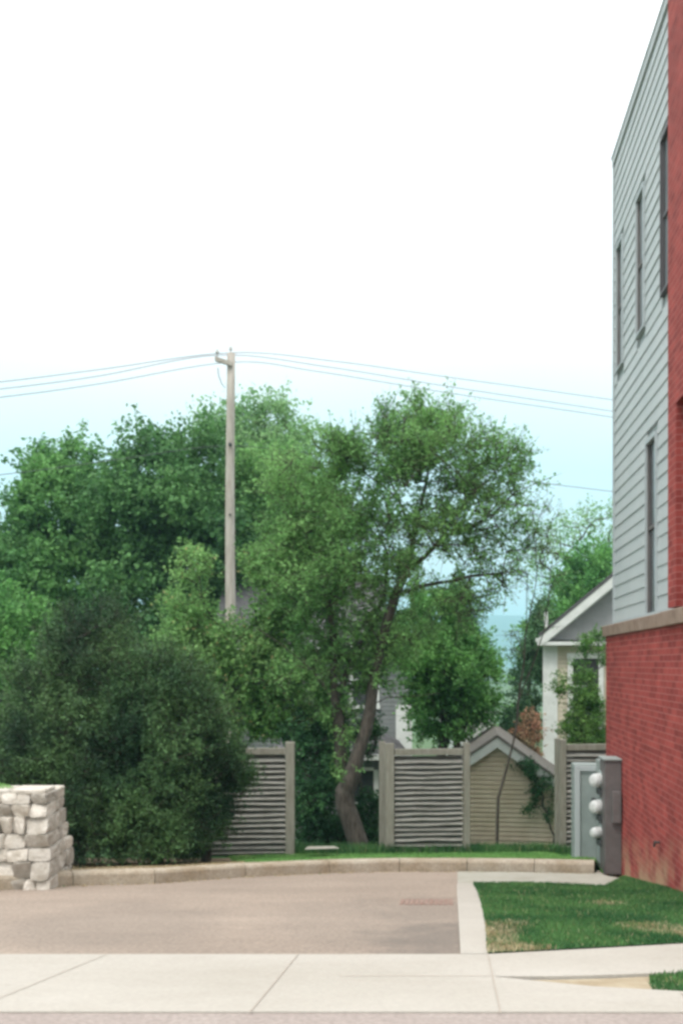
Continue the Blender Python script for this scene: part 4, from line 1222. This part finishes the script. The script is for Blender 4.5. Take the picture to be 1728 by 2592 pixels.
# light green low tree in front of the pole
plant('light_tree', 'light yellow green small tree in front of the utility pole', 'tree', 17.5, (590, 2120),
      [(690, 1460, 90, 90, -.2, .9, 1.2), (490, 1450, 60, 50, 0, .7), (700, 1540, 90, 60, -.3, .8), (560, 1640, 130, 90, 0, 1.1), (690, 1690, 120, 90, -.2, 1.), (600, 1790, 160, 90, 0, 1.1), (790, 1790, 80, 50, -.6, .6), (480, 1570, 80, 60, 0, .8), (730, 1830, 90, 50, -.3, .7), (620, 1650, 120, 60, .2, 1.0), (450, 1660, 90, 80, 0, .9), (710, 1590, 80, 70, 0, .9), (500, 1600, 50, 60, 0, .7), (560, 1720, 140, 90, 0, 1.1), (700, 1780, 130, 80, 0, 1)],
      22, 'lf_light', .066, 640, 60000, .17, .10, 'darkbark', rtip=.005, shell=.3)
plant('undergrowth_shrub', 'dark leafy shrub growing in the fence gap left of the crooked trunk', 'shrub', 16.6, (800, 2150),
      [(800, 1960, 70, 130, 0, .8), (780, 2070, 60, 80, 0, .6), (840, 1880, 60, 90, .3, .8), (760, 1880, 50, 60, 0, .5)],
      23, 'lf_ivy', .06, 162, 18700, .14, .05, 'darkbark')
plant('undergrowth_shrub', 'dark leafy shrub growing in the fence gap right of the crooked trunk', 'shrub', 16.9, (925, 2150),
      [(935, 2060, 38, 80, 0, .5), (880, 2100, 90, 45, .3, .6), (930, 1880, 35, 60, .3, .5)],
      24, 'lf_ivy', .055, 108, 11050, .12, .04, 'darkbark')
# round bright tree to the right of the crooked one
plant('round_tree', 'round bright green tree right of the crooked tree, above the fence', 'tree', 21, (1120, 2050),
      [(1130, 1690, 130, 120, 0, 1.4), (1060, 1640, 90, 90, 0, 1.1), (1190, 1750, 80, 90, 0, 1.0), (1110, 1800, 100, 80, 0, 1.1), (1100, 1560, 70, 60, 0, .9)],
      25, 'lf_round', .08, 351, 44200, .18, .11, 'darkbark')
plant('conifer_tree', 'narrow dark conifer rising behind the round bright tree', 'conifer', 30, (1160, 1950),
      [(1160, 1500, 28, 45, 0, .4), (1160, 1570, 48, 60, 0, .7), (1160, 1650, 66, 70, 0, .9), (1160, 1760, 80, 80, 0, 1.1)],
      26, 'lf_conifer', .09, 216, 25500, .2, .12, 'darkbark', flat=.3)
# right side trees
plant('cone_tree', 'full green tree rising behind the cream house gable', 'tree', 40, (1490, 1900),
      [(1490, 1440, 55, 60, 0, 1.2), (1480, 1500, 90, 70, 0, 1.8), (1440, 1580, 90, 80, 0, 1.8), (1400, 1650, 80, 90, 0, 1.8), (1530, 1560, 90, 90, 0, 1.8)],
      27, 'lf_round', .15, 297, 40800, .3, .2, 'darkbark')
plant('sparse_tree', 'bare looking pale tree above the cream house gable', 'tree', 48, (1500, 1900),
      [(1520, 1330, 55, 60, 0, 1.6), (1430, 1360, 60, 60, 0, 1.6), (1390, 1430, 50, 60, 0, 1.4), (1560, 1400, 60, 80, 0, 1.6)],
      28, 'lf_pale', .15, 130, 3800, .45, .16, 'bark', rtip=.014)
plant('conifer_tree', 'dark conifer close to the left corner of the cream house', 'conifer', 32, (1345, 1950),
      [(1362, 1560, 22, 50, 0, .4), (1352, 1640, 36, 60, 0, .6), (1340, 1730, 50, 80, 0, .8), (1320, 1830, 50, 70, 0, .8)],
      29, 'lf_conifer', .09, 162, 15300, .18, .1, 'darkbark')
plant('reddish_shrub', 'reddish brown leafed bush above the shed roof', 'shrub', 21, (1330, 2080),
      [(1335, 1860, 32, 50, 0, .5), (1320, 1900, 40, 40, 0, .5)], 30, 'lf_red', .055, 60, 3600, .12, .03)
# thin leaning sapling
sseeds = [
    [(1257, 2140, 0), (1258, 2080, 0), (1260, 2020, 0), (1280, 1950, 0), (1298, 1880, 0), (1310, 1780, 0), (1325, 1680, 0), (1328, 1620, 0), (1332, 1540, 0), (1335, 1450, 0)],
    [(1328, 1610, 0), (1345, 1530, 0), (1358, 1440, 0), (1375, 1380, 0), (1395, 1320, 0)],
    [(1310, 1780, 0), (1345, 1690, .1), (1375, 1600, .1), (1390, 1480, .1), (1400, 1400, .1)],
    [(1358, 1440, 0), (1350, 1350, 0), (1385, 1260, 0)],
    [(1335, 1460, 0), (1290, 1455, 0), (1240, 1450, 0)],
    [(1328, 1660, 0), (1300, 1600, 0)],
]
plant('leaning_sapling', 'thin leaning sapling with sparse leaves in front of the tan shed', 'sapling', 15.9, (1257, 2140),
      [(1370, 1350, 50, 90, 0, .4), (1400, 1430, 40, 80, 0, .35), (1340, 1440, 40, 60, 0, .35), (1300, 1620, 25, 50, 0, .25), (1380, 1560, 25, 60, 0, .25)],
      31, 'lf_pale', .045, 60, 700, .10, .027, 'bark', seeds=sseeds, rtip=.0055)
plant('window_vine', 'bushy green climber in front of the cream house window', 'climbing plant', 19.5, (1480, 2080),
      [(1475, 1820, 48, 60, 0, .5), (1480, 1760, 36, 50, 0, .4), (1465, 1860, 50, 40, 0, .5), (1500, 1860, 40, 40, 0, .4), (1490, 1640, 26, 30, 0, .3), (1520, 1640, 14, 50, 0, .25), (1470, 1700, 28, 35, 0, .3), (1510, 1830, 28, 60, 0, .4), (1420, 1740, 16, 40, 0, .25)],
      32, 'lf_vine', .05, 220, 15000, .10, .03, 'darkbark', rtip=.004)
plant('shed_ivy', 'dark ivy hanging under the right side of the shed roof', 'ivy', 17.6, (1400, 2120),
      [(1330, 1945, 42, 22, 0, .18), (1375, 1985, 36, 30, 0, .2), (1358, 2020, 14, 36, 0, .12), (1335, 2045, 16, 10, 0, .1), (1390, 2050, 14, 40, 0, .12)],
      33, 'lf_ivy', .045, 60, 2600, .06, .02, 'darkbark', rtip=.004)
# dark evergreens in front of the fence at the left
ev = 'dark evergreens along the kerb'
plant('evergreen_shrub', 'tallest dark feathery evergreen, right behind the end of the stone wall', 'evergreen', 12.7, (200, 2195),
      [(190, 1590, 50, 45, 0, .35, .7), (255, 1570, 45, 40, 0, .3, .7), (300, 1620, 45, 50, 0, .35, .7), (150, 1650, 50, 50, 0, .4, .8), (210, 1690, 110, 100, 0, .65), (90, 1740, 60, 60, 0, .5, .8), (170, 1850, 150, 130, 0, .85), (290, 1780, 70, 80, 0, .6), (230, 2000, 130, 140, -.1, .9), (260, 2110, 110, 70, -.1, .8), (100, 1950, 140, 150, 0, .9)],
      41, 'lf_cedar', .05, 640, 115000, .155, .10, 'darkbark', group=ev, upb=.9, flat=0, aspect=.32, rtip=.004, shell=.45)
plant('evergreen_shrub', 'broad dark evergreen in the middle of the row in front of the fence', 'evergreen', 12.5, (400, 2188),
      [(330, 1700, 55, 50, 0, .4, .7), (400, 1690, 50, 45, 0, .4, .7), (470, 1730, 60, 60, 0, .4, .7), (400, 1790, 110, 90, 0, .6), (520, 1800, 50, 50, 0, .4, .7), (440, 1880, 130, 100, 0, .85), (400, 2000, 140, 130, 0, .9), (390, 2100, 130, 75, -.1, .8), (330, 1850, 90, 100, 0, .7)],
      42, 'lf_cedar2', .05, 620, 105000, .155, .09, 'darkbark', group=ev, upb=.9, flat=0, aspect=.32, rtip=.004, shell=.45)
plant('evergreen_shrub', 'rightmost dark evergreen, overlapping the left fence panel', 'evergreen', 13.1, (520, 2172),
      [(520, 1860, 60, 60, 0, .45, .8), (560, 1950, 70, 70, 0, .5), (600, 1990, 40, 40, 0, .3, .7), (520, 2050, 75, 80, 0, .55), (480, 2110, 80, 55, 0, .5), (450, 1950, 80, 90, 0, .6)],
      43, 'lf_cedar2', .048, 300, 44000, .13, .07, 'darkbark', group=ev, upb=.7, flat=0, aspect=.32, rtip=.004, shell=.4)
plant('evergreen_shrub', 'low evergreen behind the stone wall at the left edge', 'evergreen', 13.2, (0, 2150),
      [(0, 1870, 70, 60, 0, .6, .8), (-60, 1960, 120, 130, 0, .8), (50, 1980, 80, 90, 0, .6), (30, 1800, 35, 40, 0, .3, .6)],
      44, 'lf_cedar2', .05, 240, 38000, .155, .08, 'darkbark', group=ev, upb=.9, flat=0, aspect=.32, rtip=.004, shell=.4)

# ------------------------------------------------------------------ the air
bm = bmesh.new(); box(bm, -5400, 5400, -70, 5400, -9, 190)
hz = bmobj('haze', bm, None); hz['kind'] = 'stuff'
hm = bpy.data.materials.new('haze'); hm.use_nodes = True
N_ = hm.node_tree.nodes; N_.clear()
ho = N_.new('ShaderNodeOutputMaterial'); pv = N_.new('ShaderNodeVolumePrincipled')
pv.inputs['Color'].default_value = (.5, .9, 1.0, 1)
pv.inputs['Density'].default_value = .0006
hm.node_tree.links.new(pv.outputs[0], ho.inputs['Volume'])
hz.data.materials.append(hm)
